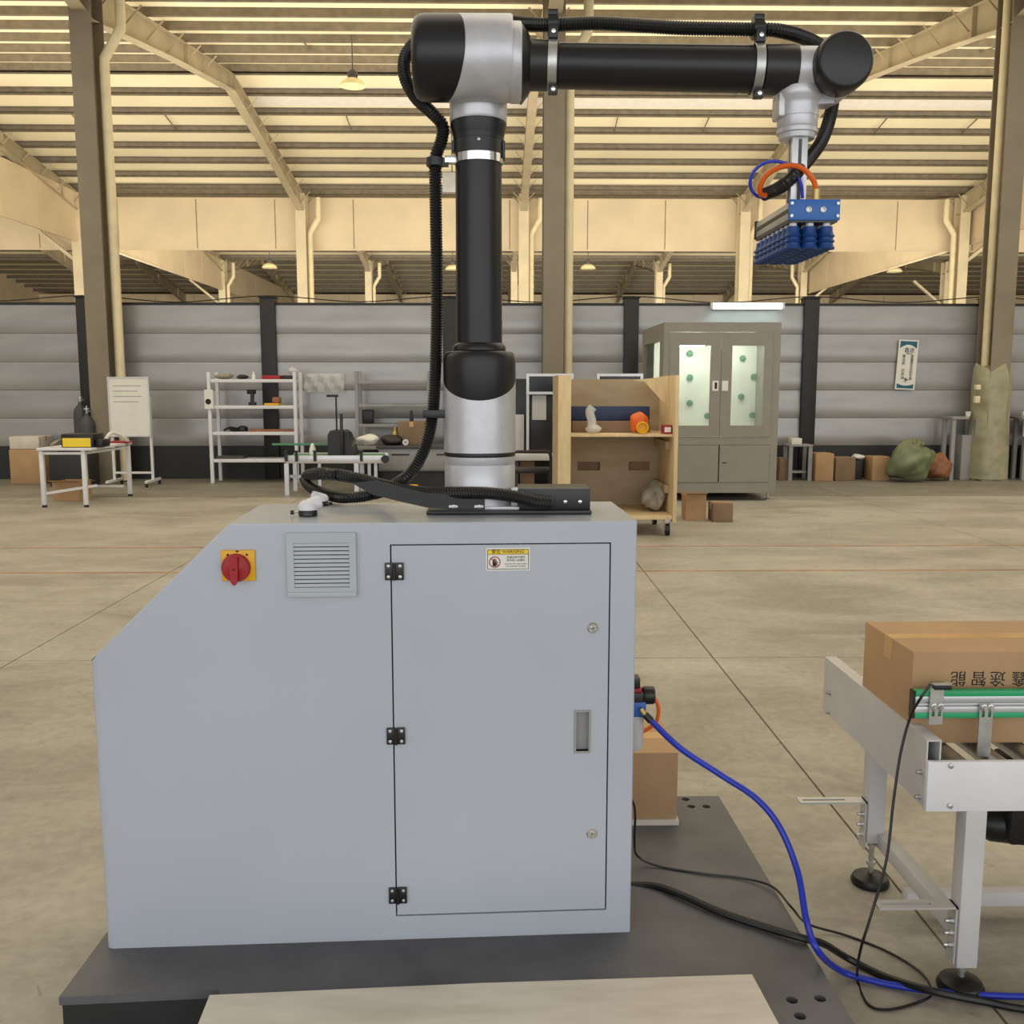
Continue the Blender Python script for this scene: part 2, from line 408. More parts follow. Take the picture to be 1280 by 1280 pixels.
fascia('trim_3', (CX[1], ROWS[2] + .6, 0), (CX[1], ROWS[4], 0), 6.2, 7.6, 13, 0)
fascia('trim_4', (CX[5] + .3, ROWS[1], 0), (CX[5] + .3, ROWS[3], 0), 6.1, 7.6, 12, 0)
fascia('trim_5', (-30, ROWS[4] + .45, 0), (36, ROWS[4] + .45, 0), 6.6, 7.55, 26, 0)
MB('fascia').bx(-30, 36, 80.9, 81, 0, 9).build('wall_far', kind='structure')
MB('fascia').bx(-30.1, -30, 17, 81, 0, 9).build('wall_left', kind='structure')
MB('fascia').bx(36, 36.1, 17, 81, 0, 9).build('wall_right', kind='structure')

# partition wall of horizontal grey panels between black posts
PY = 15.9
ptop = 2.82; pbot = .54
wall = MB('skirt').bx(-15.6, 14.2, PY - .02, PY + .1, 0, pbot).bx(-15.6, 14.2, PY + .055, PY + .075, pbot, ptop).build('wall_back', kind='structure')
MB('post').bx(-15.6, 14.2, PY - .03, PY + .1, ptop, ptop + .035).build('top_rail', wall)
posts = [-3.68 + 2.94 * k for k in range(-4, 7)]
first = None
for x in posts:
    if first is None:
        first = MB('post').bx(x - .12, x + .12, PY - .1, PY + .14, 0, 2.93, .006).build('post', wall); x0 = x
        MB('post').bx(x - .14, x + .14, PY - .12, PY + .16, 2.93, 2.945).build('post_cap', first)
    else: o = dup(first, wall); o.location = (x - x0, 0, 0)
ph = (ptop - pbot) / 5; pan = None
for i in range(len(posts) - 1):
    for k in range(5):
        if pan is None:
            m = MB('panel'); xa, xb = posts[0] + .12, posts[1] - .12; z0 = pbot + .003; z1 = pbot + ph - .003; N = 10; R = []
            for q in range(N + 1):
                t = q / N; z = z0 + (z1 - z0) * t
                y = PY - .012 - .016 * math.sin(PI * min(1, t * 1.0)) ** .6 - (.006 * math.sin(2 * PI * t))
                R.append([m.v((xa + (xb - xa) * j / 6, y + .003 * math.sin(j * 1.9 + q * .4), z)) for j in range(7)])
            for a, b in zip(R, R[1:]):
                for j in range(6): m.f([a[j], a[j + 1], b[j + 1], b[j]], True)
            m.bx(xa, xb, PY, PY + .05, z0, z1)
            pan = m.build('panel', wall)
        else: o = dup(pan, wall); o.location = (posts[i] - posts[0], 0, k * ph)
# sagging cable along the wall top
pts = []
for x in posts: 
    pts += [(x, PY - .05, 2.96), (x + 1.47, PY - .02, 2.87 + random.uniform(-.01, .01))]
tag(MB('rubber').tube(pts, .009, 5, n=6).build('cable', loc=(posts[0], PY, 2.95)), 'thin black cable sagging along the top of the grey partition wall', 'cable')

# steel columns
def column(x, y, label, pm='colgrey', pipe=1, top=7.6, w=.32, d=.5, group=None, brace=0, near=False):
    c = thing('steel_column', label, 'column', (x, y, 0), group=group)
    t = .02
    m = MB(pm); m.bx(x - w / 2, x + w / 2, y - d / 2, y - d / 2 + t, 0, top).bx(x - w / 2, x + w / 2, y + d / 2 - t, y + d / 2, 0, top).bx(x - t / 2, x + t / 2, y - d / 2 + t, y + d / 2 - t, 0, top)
    m.build('shaft', c)
    MB(pm).bx(x - w / 2 - .06, x + w / 2 + .06, y - d / 2 - .05, y + d / 2 + .05, 0, .025).build('base_plate', c)
    if pipe:
        px = x + pipe * (w / 2 + .085); yy = y - .02; b = .3
        zt = top - .75 if not near else 6.9
        MB('pipe').tube([(px, yy, 0.02), (px, yy, zt - .55), (px, yy, zt - .45), (px + pipe * .28, yy - .0, zt), (px + pipe * .28, yy, zt + .1), (px + pipe * .28, yy, zt + .65)], .075 if near else .09, 12, n=0).build('downpipe', c)
    if brace:
        MB('beam').bar((x, y, top - 2.2), (x + brace * 1.6, y, top - .9), .16, .1).build('brace', c)
    return c
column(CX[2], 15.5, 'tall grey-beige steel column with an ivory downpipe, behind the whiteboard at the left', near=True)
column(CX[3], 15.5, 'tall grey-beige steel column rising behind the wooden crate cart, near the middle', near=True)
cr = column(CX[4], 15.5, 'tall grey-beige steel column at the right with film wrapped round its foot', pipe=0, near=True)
MB('pipe').tube([(CX[4] - .13, 15.5, .02), (CX[4] - .13, 15.5, 4), (CX[4] - .13, 15.5, 7.6)], .06, 10, n=0).build('downpipe', cr)
MB('wrap').lathe((CX[4], 15.5, 0), (0, 0, 1), [(.33, .03), (.32, .5), (.3, 1.0), (.31, 1.5), (.3, lambda t: 1.74 + .05 * math.sin(2.3 * t + 1)), (.27, lambda t: 1.83 + .07 * math.sin(3 * t))], 10, ref=(1, .55, 0)).build('film_wrap', cr)
for z0, z1 in ((1.25, 1.36), (1.46, 1.54)): MB('pipe').bx(7.6, 7.68, 15.2, 15.28, z0, z1, .01).build('pipe_clip', cr)
nm = {-13.3: 'at the far left', -6.2: 'left of the robot', .9: 'just right of the robot tower', 8.0: 'left of the blue gripper', 15.1: 'by the right-hand grey column', -20.4: 'outside left', 22.2: 'outside right'}
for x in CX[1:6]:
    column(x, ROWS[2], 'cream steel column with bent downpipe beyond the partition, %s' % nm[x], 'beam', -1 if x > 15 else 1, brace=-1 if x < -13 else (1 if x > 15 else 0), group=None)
nm3 = {-13.3: 'under the second slanted fascia panel', -6.2: 'between the two left columns', .9: 'partly behind the robot tower', 8.0: 'between middle column and gripper', 15.1: 'below the gripper with a diagonal brace', 22.2: 'beside the right end column with a diagonal brace'}
for x in CX[1:]:
    column(x, ROWS[3], 'small distant cream column above the partition, %s' % nm3[x], 'beam', -1 if x == 15.1 else 1, brace={15.1: 1, 22.2: -1, -13.3: -1}.get(x, 0))

# pendant lamps
def pendant(p, ztop, label, s=1.0):
    c = thing('pendant_lamp', label, 'lamp', p)
    x, y, z = p
    MB('darkgrey').cyl((x, y, z + .3 * s), (x, y, ztop), .012 * s, seg=6).build('cord', c)
    MB('darkgrey').lathe(p, (0, 0, 1), [(.09 * s, .13 * s), (.1 * s, .16 * s), (.1 * s, .25 * s), (.06 * s, .3 * s)], 14).build('lamp_cap', c)
    MB('lampglass').lathe(p, (0, 0, 1), [(.25 * s, 0), (.24 * s, .03 * s), (.2 * s, .09 * s), (.1 * s, .15 * s)], 20).build('lamp_shade', c)
p = A(441, 108, 19.8); pendant(p, ZR - SL * 3.8 - .1, 'bell-shaped pendant lamp hanging under the roof left of the robot elbow', 1.0)
for px, py, Y, t in ((337, 335, 40, 'above the partition right of the left cream column'), (566, 337, 40, 'small in the distance behind the black hose'), (735, 336, 40, 'to the right of the middle column'), (1118, 340, 40, 'between gripper and right column')):
    p = A(px, py, Y); pendant(p, ZR - SL * .5, 'distant cream pendant lamp hanging low, %s' % t, 1.25)
p0 = A(553, 216, 26); p1 = A(571, 241, 26)
hb = thing('hanging_box', 'pale grey square box hung from the roof beside the robot tower and black hose', 'box', (p0.x + .2, 26, p1.z))
MB('grey').bx(p0.x, p1.x + .1, 25.9, 26.15, p1.z, p0.z, .02).build('box_body', hb)
MB('darkgrey').cyl((p0.x + .25, 26.02, p0.z), (p0.x + .25, 26.02, ZR - SL * 2.4), .015, seg=6).build('hanger_rod', hb)

# ================================================================ PAD, BOARD
PZ = .12
pad = thing('steel_pad', 'dark grey steel floor plate carrying the grey robot cabinet', 'plate', (-.1, 2.5, 0))
outl = [(-1.0, 2.045), (-.64, 2.067), (-.62, 1.5), (.79, 1.5), (.755, 3.105), (-.985, 3.1)]
hp = [G(857, 999, PZ), G(864, 1008, PZ), G(883, 1008, PZ), G(990, 1250, PZ), G(1025, 1248, PZ), G(1000, 1270, PZ)]
MB('pad').plate(lambda u, v, w_: (u, v, w_), outl, [circ(h.x, h.y, .0135, 12) for h in hp], .1, PZ).build('top_plate', pad)
MB('skirt').plate(lambda u, v, w_: (u, v, w_), [(x * .995, y + .004) for x, y in outl], [], 0.001, .1).build('plinth', pad)
bp = [G(*q, PZ + .012) for q in ((243, 1285), (262, 1244), (600, 1229), (940, 1218), (968, 1285))]
bp = [bp[1], bp[2], bp[3], Vector((bp[3].x + .0, 1.6, 0)) + Vector((.03, 0, 0)), Vector((bp[1].x + .02, 1.6, 0))]
tag(MB('board').plate(lambda u, v, w_: (u, v, w_), [(q.x, q.y) for q in bp], [], PZ + .0005, PZ + .0125).build('plywood_board', loc=(bp[0].x, bp[0].y, PZ)), 'pale stained plywood board lying on the front of the dark plate', 'board')

# ================================================================ CABINET
BL, BR = G(133, 1186, PZ), G(788, 1165, PZ)
cyaw = math.atan2(BR.y - BL.y, BR.x - BL.x); CW = (BR - BL).length; CH = 1.06; CD = .4
cab = thing('control_cabinet', 'large light grey sheet-metal robot cabinet with a sloped corner on the dark plate', 'cabinet', BL, cyaw)
CM = wm(cab); CI = CM.inverted()
def C(px, py):                         # photo point on the cabinet front -> local x, z
    o = CI @ Vector((0, 0, EYE)); d = (CI.to_3x3() @ ray(px, py)); t = -o.y / d.y; q = o + d * t; return q.x, q.z
def cmb(m): return MB(m, CM)
lx, lz = C(115, 826); tx, tz = C(285, 655)
d0x, d0z = C(495, 1148); d1x, d1z = C(764, 678); d0z = .062
outer = [(0, 0), (CW, 0), (CW, CH), (tx, CH), (0, lz)]
m = cmb('cab')
dh = (d0x, d1x, d0z, d1z)
# shell with rounded left front edge: profile strips
def shell(m):
    r = .018; holes = [rect(*dh)]
    fo = [(r, 0), (CW - .003, 0), (CW - .003, CH - .003), (tx + .004, CH - .003), (r, lz + (CH - lz) * (r / tx) - .004)]
    m.plate(lambda u, v, w_: (u, w_, v), fo, holes, 0, .02)
    # sides
    prof = [(r, 0), (r * .45, r * .12), (r * .12, r * .45), (0, r), (0, CD)]
    a = [m.v((x, y, 0)) for x, y in prof]; b = [m.v((x, y, lz + (CH - lz) * (x / tx) - (.004 if x else 0))) for x, y in prof]
    for i in range(len(prof) - 1): m.f([a[i], a[i + 1], b[i + 1], b[i]], True)
    seq = [(0, lz), (tx, CH), (CW, CH), (CW, 0)]
    for (x0, z0), (x1, z1) in zip(seq, seq[1:]):
        v = [m.v((x0, .004, z0)), m.v((x1, .004, z1)), m.v((x1, CD, z1)), m.v((x0, CD, z0))]; m.f(v)
    # small bevel strip between front and top or right
    for (p, q, p2, q2) in (((tx + .004, CH - .003), (CW - .003, CH - .003), (tx, CH), (CW, CH)), ((CW - .003, CH - .003), (CW - .003, 0), (CW, CH), (CW, 0)), ((r, lz + (CH - lz) * (r / tx) - .004), (tx + .004, CH - .003), (0, lz), (tx, CH))):
        m.f([m.v((p[0], 0, p[1])), m.v((q[0], 0, q[1])), m.v((q2[0], .004, q2[1])), m.v((p2[0], .004, p2[1]))])
    m.f([m.v((x, CD, z)) for x, z in outer]); m.f([m.v((0, .02, .002)), m.v((CW, .02, .002)), m.v((CW, CD, .002)), m.v((0, CD, .002))])
shell(m); m.build('cabinet_body', cab, smooth_angle=50)
cmb('rubber').plate(XZ, rect(dh[0] - .02, dh[1] + .02, dh[2] - .02, dh[3] + .02), [rect(dh[0] + .02, dh[1] - .02, dh[2] + .02, dh[3] - .02)], .021, .03).build('door_seal', cab)
g = .0035
h0 = C(719, 940); h1 = C(737, 889)
door = cmb('cab').plate(XZ, rect(dh[0] + g, dh[1] - g, dh[2] + g, dh[3] - g), [rect(h0[0], h1[0], h0[1], h1[1])], .0015, .019).build('door', cab)
m = cmb('grey'); hx0, hx1, hz0, hz1 = h0[0], h1[0], h0[1], h1[1]
m.plate(XZ, rect(hx0 - .003, hx1 + .003, hz0 - .003, hz1 + .003), [rect(hx0 + .002, hx1 - .002, hz0 + .002, hz1 - .002)], -.0012, .0015)
V = [m.v((x, y, z)) for y in (.0015, .018) for x, z in ((hx0, hz0), (hx1, hz0), (hx1, hz1), (hx0, hz1))]
for q in ((4, 5, 6, 7), (0, 1, 5, 4), (1, 2, 6, 5), (2, 3, 7, 6), (3, 0, 4, 7)): m.f([V[i] for i in q])
m.build('recessed_handle', door)
for q in ((741, 785), (740, 1042)):
    x, z = C(*q); m = cmb('chrome'); m.lathe((x, .002, z), (0, -1, 0), [(.0135, 0), (.0135, .003), (.0115, .005), (.0085, .005), (.008, .003), (.0055, .003), (.005, .006), (.001, .006)], 20)
    m.use('black'); m.box((x, -.0045, z), (.002, .001, .006), rot=Matrix.Rotation(.6, 3, 'Y')); m.use('chrome'); m.build('lock', door)
for q in ((493, 714), (495, 919.5), (497.5, 1118.5)):
    x, z = C(*q); hg = cmb('black'); hg.bx(x - .0225, x - .0015, -.006, .001, z - .021, z + .021, .0015).bx(x + .0015, x + .0225, -.006, .001, z - .021, z + .021, .0015)
    hg.cyl((x, -.006, z - .021), (x, -.006, z + .021), .004, seg=10); ho = hg.build('hinge', cab)
    for dx in (-.014, .014):
        for dz in (-.013, .013): cmb('steel').lathe((x + dx, -.006, z + dz), (0, -1, 0), [(.0042, 0), (.0042, .001), (.002, .0018)], 10).build('screw', ho)
# rotary isolator switch
x0, z0 = C(278, 726); x1, z1 = C(319, 687); cx, cz = (x0 + x1) / 2 - .001, (z0 + z1) / 2
sw = cmb('yellow').bx(x0, x1, -.007, .001, z0, z1, .003).build('isolator_switch', cab)
m = cmb('ink')
for a in (130, 90, 50): m.box((cx + .0345 * math.cos(math.radians(a)), -.0073, cz + .0345 * math.sin(math.radians(a))), (.006, .001, .004), rot=Matrix.Rotation(-math.radians(a - 90), 3, 'Y'))
m.build('marking', sw)
m = cmb('red'); m.lathe((cx - .003, -.006, cz - .004), (0, -1, 0), [(.0335, 0), (.0335, .012), (.031, .017), (.012, .018), (.011, .0185)], 30)
m.build('knob_base', sw)
m = cmb('red'); m.plate(lambda u, v, w_: (cx - .003 + u, w_, cz - .004 + v), [(-.009, .028), (.009, .028), (.0095, 0), (.0075, -.03), (.002, -.0375), (-.002, -.0375), (-.0075, -.03), (-.0095, 0)], [], -.023, -.038)
m.build('switch_handle', sw)
cmb('ink').lathe((cx - .003, -.038, cz - .004), (0, -1, 0), [(.0025, 0), (.0025, .0006)], 10).build('pivot', sw)
# vent grille
x0, z0 = C(361, 745); x1, z1 = C(445, 665)
vg = cmb('grey'); M['ventgrey'] = mat('vent_plastic', (176, 184, 190), .5, var=.02); vg = cmb('ventgrey')
sx0, sx1, sz0, sz1 = x0 + .016, x1 - .016, z0 + .022, z1 - .024
vg.plate(XZ, rect(x0, x1, z0, z1), [rect(sx0, sx1, sz0, sz1)], -.012, .0005); vo = vg.build('vent_grille', cab)
cmb('ventgrey').bx(x0, x1, -.016, -.012, z0, z0 + .011, .001).build('lower_lip', vo)
cmb('black').bx(sx0, sx1, -.001, .0005, sz0, sz1).build('filter', vo)
n = 11; pz = (sz1 - sz0) / n; sl = None
for i in range(n):
    if sl is None: sl = cmb('ventgrey').box(((sx0 + sx1) / 2, -.008, sz0 + pz * .5), (sx1 - sx0, .003, pz * .76), rot=Matrix.Rotation(-.12, 3, 'X')).build('slat', vo)
    else: o = dup(sl, vo); o.location = (0, 0, i * pz)
# warning label
x0, z0 = C(607.5, 713.5); x1, z1 = C(662.5, 684.5); W_, H_ = x1 - x0, z1 - z0
wl = cmb('paper').bx(x0, x1, -.0004, .0016, z0, z1).build('warning_label', door)
def TX(x, z, y=-.0006): return Matrix.Translation((x, y, z)) @ Matrix.Rotation(PI / 2, 4, 'X')
cmb('signyellow').bx(x0 + W_ * .03, x1 - W_ * .03, -.0008, 0, z1 - H_ * .28, z1 - H_ * .06).build('yellow_band', wl)
m = cmb('ink'); e = .0012
m.plate(XZ, rect(x0 + W_ * .03, x1 - W_ * .03, z0 + H_ * .06, z1 - H_ * .06), [rect(x0 + W_ * .03 + e, x1 - W_ * .03 - e, z0 + H_ * .06 + e, z1 - H_ * .06 - e)], -.0009, 0)
m.bx(x0 + W_ * .03, x1 - W_ * .03, -.0009, 0, z1 - H_ * .29, z1 - H_ * .27)
m.text('警告 WARNING', H_ * .2, TX((x0 + x1) / 2, z1 - H_ * .17, -.001), .0002)
tcx = x0 + W_ * .68
m.text('机器运转中请勿', H_ * .115, TX(tcx, z0 + H_ * .58), .0002)
m.text('将手放入机箱内', H_ * .115, TX(tcx, z0 + H_ * .45), .0002)
m.text('DO NOT PUT YOUR HANDS', H_ * .075, TX(tcx, z0 + H_ * .29), .0002)
m.text('INTO MOVING MACHINE', H_ * .075, TX(tcx, z0 + H_ * .19), .0002)
m.build('lettering', wl)
pcx, pcz, pr = x0 + W_ * .2, z0 + H_ * .38, H_ * .25
m = cmb('ink'); m.bx(pcx - pr * .38, pcx + pr * .3, -.0007, 0, pcz - pr * .75, pcz + pr * .1)
for i, hgt in enumerate((.5, .62, .6, .45)): m.bx(pcx - pr * .38 + i * pr * .18, pcx - pr * .38 + i * pr * .18 + pr * .14, -.0007, 0, pcz, pcz + pr * hgt)
m.box((pcx + pr * .42, -.0004, pcz - pr * .15), (pr * .16, .0006, pr * .55), rot=Matrix.Rotation(.6, 3, 'Y')); m.build('hand_symbol', wl)
m = cmb('signred'); m.plate(XZ, circ(pcx, pcz, pr, 28), [circ(pcx, pcz, pr * .84, 28)], -.001, 0)
m.box((pcx, -.0006, pcz), (pr * 1.75, .0006, pr * .12), rot=Matrix.Rotation(PI / 4, 3, 'Y')); m.build('prohibition_ring', wl)
TOPZ = PZ + CH

# ================================================================ ROBOT
RY = 2.5
bx_ = A(600, 620, RY).x
rob = thing('robot_arm', 'black and silver collaborative robot arm standing on the grey cabinet', 'robot', (bx_, RY, TOPZ))
pxm = (A(700, 500, RY).x - A(600, 500, RY).x) / 100
def zz(py): return A(600, py, RY).z
def rx(px, py=300): return A(px, py, RY).x
# base plate
pl = [G(533, 641, TOPZ + .006), G(740, 641, TOPZ + .006)]
yf = pl[0].y
MB('black').bx(pl[0].x, pl[1].x, yf, yf + .2, TOPZ + .0005, TOPZ + .011, .002).build('base_plate', rob)
MB('silverpaint').bx(rx(548, 635), rx(648, 635), yf + .01, yf + .19, TOPZ + .011, TOPZ + .02, .002).build('adapter_plate', rob)
Z0 = TOPZ + .02
ax = Vector((bx_, RY, 0)); up = (0, 0, 1); fr = (0, -1, 0)
rb = 45 * pxm
dip = 26 * pxm
zc = lambda t: zz(474) - dip * max(-.3, math.cos(t))
o = MB('silver').lathe(ax, up, [(rb * .98, Z0), (rb * .985, zz(581)), (rb * .97, zz(580)), (rb * .97, zz(579)), (rb * .985, zz(578)), (rb * .985, zz(569)), (rb * .96, zz(568)), (rb * .96, zz(565)), (rb, zz(564)), (rb, zc)], 48, ref=fr).build('base_joint', rob)
MB('rubber').lathe(ax, up, [(rb * .975, zz(570)), (rb * .992, zz(569)), (rb * .992, zz(564.5)), (rb * .975, zz(563.5))], 40, caps=False).build('seal_ring', o)
MB('blacktube').lathe(ax, up, [(rb * .985, lambda t: zc(t) - .002), (rb * 1.004, lambda t: zc(t) + .003), (rb * 1.0, zz(453)), (rb * .985, zz(446.5)), (rb * .95, zz(442)), (rb * .9, zz(440)), (rb * .6, zz(438.5))], 48, ref=fr).build('shoulder_cap', rob)
rt = 28.5 * pxm
MB('blacktube').lathe(ax, up, [(rt * 1.16, zz(438.5)), (rt * 1.16, zz(434)), (rt * 1.05, zz(430)), (rt, zz(429)), (rt * .985, zz(204)), (rt * .985, zz(190))], 36).build('lower_arm_tube', rob)
m = MB('black'); m.lathe(ax, up, [(rt * .98, zz(196)), (rt * 1.06, zz(195)), (rt * 1.06, zz(176)), (rt * 1.02, zz(175))], 36)
m.bx(bx_ - rt * 1.13, bx_ - rt * 1.02, RY - .02, RY + .02, zz(190), zz(178)).bx(bx_ + rt * 1.02, bx_ + rt * 1.13, RY - .02, RY + .02, zz(199), zz(178)); cl = m.build('tube_collar', rob)
MB('steel').lathe((bx_ + .002, RY - rt * 1.06, zz(182)), fr, [(.004, 0), (.004, .003), (.002, .004)], 10).build('screw', cl)
m = MB('chrome'); m.lathe(ax, up, [(rt * 1.0, zz(206)), (rt * 1.05, zz(205.5)), (rt * 1.05, zz(194.5)), (rt * 1.0, zz(194))], 36, caps=False)
m.bx(bx_ - rt * 1.42, bx_ - rt * 1.0, RY - .015, RY + .005, zz(205), zz(196), .001); m.build('hose_clamp_band', rob)
m = MB('black'); hx = rx(544, 203); m.lathe((hx, RY, 0), up, [(.019, zz(209)), (.0225, zz(208)), (.0225, zz(198)), (.019, zz(197))], 20); m.bx(hx + .015, bx_ - rt * 1.28, RY - .012, RY + .012, zz(208), zz(199)); m.build('hose_holder', rob)
m = MB('black'); hx = rx(541, 515); m.bx(hx - .024, rx(556), RY - .03, RY + .02, zz(522), zz(512), .002); m.build('hose_holder', rob)
m = MB('blacktube'); m.lathe(ax, up, [(rt * 1.08, zz(177)), (rt * 1.08, zz(174)), (rt * 1.1, zz(170)), (rt * 1.19, zz(159)), (rt * 1.19, zz(154))], 36); m.build('elbow_cone', rob)
# elbow, offset towards the viewer from the tower
EY = RY - .075; rx = lambda px, py=300: A(px, py, EY).x
ez = A(600, 73.5, EY).z; er = 49.5 * pxm * .955; eo = Vector((0, EY, ez))
nr = 35 * pxm * .985
MB('silver').lathe(ax, up, [(nr * .9, zz(159)), (nr * .98, lambda t: zz(157) + .008 * math.cos(t)), (nr, zz(150)), (nr, zz(100))], 40, ref=fr).build('elbow_neck', rob)
xb = lambda t: rx(564, 73) + (14 * math.cos(t) + 9 * math.sin(t)) * pxm
ref = fr   # t=0 towards the viewer; sin -> d x u
d_ = Vector((1, 0, 0)); sgn = 1 if d_.cross(Vector(fr)).z > 0 else -1
xb = lambda t: rx(564, 73) + (17.5 * math.cos(t) + sgn * 2.7 * math.sin(t)) * pxm
m = MB('silver'); m.lathe(eo, d_, [(er * .985, xb), (er, lambda t: xb(t) + .002), (er, rx(638, 73)), (er * .97, rx(640.5, 73))], 48, ref=fr)
m.lathe((0, EY, A(600, 78.5, EY).z), d_, [(er * .93, rx(638, 73)), (er * .93, rx(640.5, 73)), (er * .925, rx(650, 73)), (er * .9, rx(651.5, 73))], 48); m.build('elbow_housing', rob)
MB('blacktube').lathe(eo, d_, [(er * .3, rx(516, 73)), (er * .78, rx(517, 73)), (er * .91, rx(520, 73)), (er * .98, rx(526, 73)), (er * .998, rx(534, 73)), (er * .998, lambda t: xb(t) - .0015), (er * .97, lambda t: xb(t) + .001)], 48, ref=fr).build('elbow_cap', rob)
# forearm
fa0 = A(652, 81.5, EY + .01); fa1 = A(990, 88, EY - .03); fd = (fa1 - fa0); FL = fd.length; fd.normalize()
fp = lambda px: FL * (px - 652) / (990 - 652)
r0, r1 = 25.2 * pxm, 26.6 * pxm
MB('black').lathe(fa0, fd, [(er * .9, fp(651)), (er * .9, fp(653)), (r0 * 1.35, fp(660)), (r0 * 1.12, fp(664)), (r0 * 1.1, fp(667)), (r0 * 1.08, fp(698)), (r0, fp(699))], 40).build('forearm_cone', rob)
MB('blacktube').lathe(fa0, fd, [(r0 * .985, fp(690)), (r0 * .99, fp(700)), (r1 * .97, fp(955)), (r1 * .97, fp(960))], 40).build('forearm_tube', rob)
MB('black').lathe(fa0, fd, [(r1 * .96, fp(953)), (r1 * 1.02, fp(954)), (r1 * 1.03, fp(990)), (r1 * 1.0, fp(994)), (r1 * .9, fp(995))], 40).build('forearm_collar', rob)
for px in (691, 946):
    c0 = fa0 + fd * fp(px); r_ = r0 * 1.09 if px < 800 else r1 * 1.03
    m = MB('steel'); m.lathe(c0, fd, [(r_, -.011), (r_ * 1.05, -.0105), (r_ * 1.05, .0105), (r_, .011)], 36, caps=False)
    m.bx(c0.x - .01, c0.x + .01, c0.y - .04, c0.y - .01, c0.z - r_ * 1.28, c0.z - r_ * .9).build('strap_band', rob) if False else None
    bo = m.build('strap_band', rob)
    m = MB('black'); m.bx(c0.x - .011, c0.x + .011, c0.y - .035, c0.y - .012, c0.z - r_ * 1.27, c0.z - r_ * .95, .001); m.build('strap_lug', bo); MB('black').bx(c0.x - .011, c0.x + .011, c0.y - .035, c0.y - .012, c0.z + r_ * .93, c0.z + r_ * 1.5, .001).build('strap_lug', bo)
    for zz_ in (c0.z - r_ * 1.12, c0.z + r_ * 1.18): MB('chrome').lathe((c0.x, c0.y - .035, zz_), fr, [(.0055, 0), (.0055, .004), (.003, .0045)], 6).build('screw', bo)
    hz = A(691, 31, c0.y).z if px < 800 else A(946, 37, c0.y).z
    m = MB('black'); m.lathe((0, c0.y, hz), (1, 0, 0), [(.018, c0.x - .013), (.0235, c0.x - .012), (.0235, c0.x + .012), (.018, c0.x + .013)], 20)
    m.bx(c0.x - .012, c0.x + .012, c0.y - .016, c0.y + .016, hz + .018, hz + .031, .001).bx(c0.x - .012, c0.x + .012, c0.y - .022, c0.y - .008, c0.z + r_ * 1.1, hz - .015); m.build('hose_holder', rob)
# wrist
WY = EY - .03
wc = A(1041, 90, WY); wr = 31.5 * pxm
m = MB('silver'); m.lathe(fa0, fd, [(r1 * .96, fp(993)), (r1 * .98, fp(996)), (r1 * .98, fp(1030))], 36)
m.lathe((wc.x, 0, wc.z), (0, 1, 0), [(wr * .8, WY - .03), (wr, WY - .028), (wr, WY + .06), (wr * .85, WY + .07)], 40)
m.build('wrist_housing', rob)
MB('black').lathe((wc.x, 0, wc.z), (0, -1, 0), [(wr * 1.0, -WY + .026), (wr * 1.03, -WY + .03), (wr * 1.03, -WY + .072), (wr * 1.0, -WY + .084), (wr * .93, -WY + .091), (wr * .86, -WY + .093)], 40).build('wrist_cap', rob)
wx = A(998.5, 150, WY).x; wz = lambda py: A(998, py, WY).z
r_ = 23.6 * pxm
m = MB('silver'); m.lathe((wx, WY + .012, 0), (0, 0, -1), [(r_ * .85, -wz(106)), (r_ * 1.16, -wz(111)), (r_ * 1.2, -wz(117)), (r_ * 1.16, -wz(123)), (r_ * 1.04, -wz(128)), (r_, -wz(133)), (r_, -wz(146)), (r_ * .97, -wz(146.5)), (r_ * .97, -wz(158)), (r_ * .93, -wz(160)), (r_ * .98, -wz(161)), (r_ * .98, -wz(166)), (r_ * .9, -wz(167)), (r_ * .86, -wz(173)), (r_ * .8, -wz(174))], 36)
m.bar((wx - .02, WY + .01, wc.z - .045), (wc.x, WY + .01, wc.z - .04), .05, .07)
m.build('wrist_joint', rob)
MB('silverpaint').bx(wx - r_ * 1.12, wx - r_ * .8, WY - .02, WY + .04, wz(148), wz(118), .004).build('wrist_cover', rob)
# gripper
gn, gf = WY - .105, WY + .2
q0 = A(986, 275, gn); q1 = A(1051, 249, gn)
gx0, gx1, gz0, gz1 = q0.x, q1.x, q0.z, q1.z
gr = MB('alu'); gr.bx(gx0 + .003, gx1 - .003, gn + .008, gf - .008, gz0 + .004, gz1 - .004, .002); gr.use('black'); gr.bx(gx0 + .001, gx1 - .001, gn + .008, gf - .008, (gz0 + gz1) / 2 - .004, (gz0 + gz1) / 2 + .004)
gr = gr.build('suction_gripper', rob)
for s_, (ya, yb) in enumerate(((gn, gn + .009), (gf - .009, gf))):
    m = MB('blue' if s_ == 0 else 'black'); m.bx(gx0, gx1, ya, yb, gz0, gz1, .0015); ep = m.build('end_plate', gr)
W3 = gx1 - gx0
for k in (.38, .66): MB('steel').lathe((gx0 + W3 * k, gn, (gz0 + gz1) / 2 + .0), fr, [(.0068, 0), (.0068, .003), (.004, .0035), (.0035, .001)], 12).build('port_plug', gr)
for kx in (.05, .95):
    for kz in (.2, .8): MB('steel').lathe((gx0 + W3 * kx, gn, gz0 + (gz1 - gz0) * kz), fr, [(.0038, 0), (.0038, .003)], 8).build('end_screw', gr)
m = MB('darkgrey'); m.bx(gx0 + .004, gx1 - .004, gn + .004, gf - .004, gz0 - .004, gz0 + .004); m.build('cup_plate', gr)
cup = None
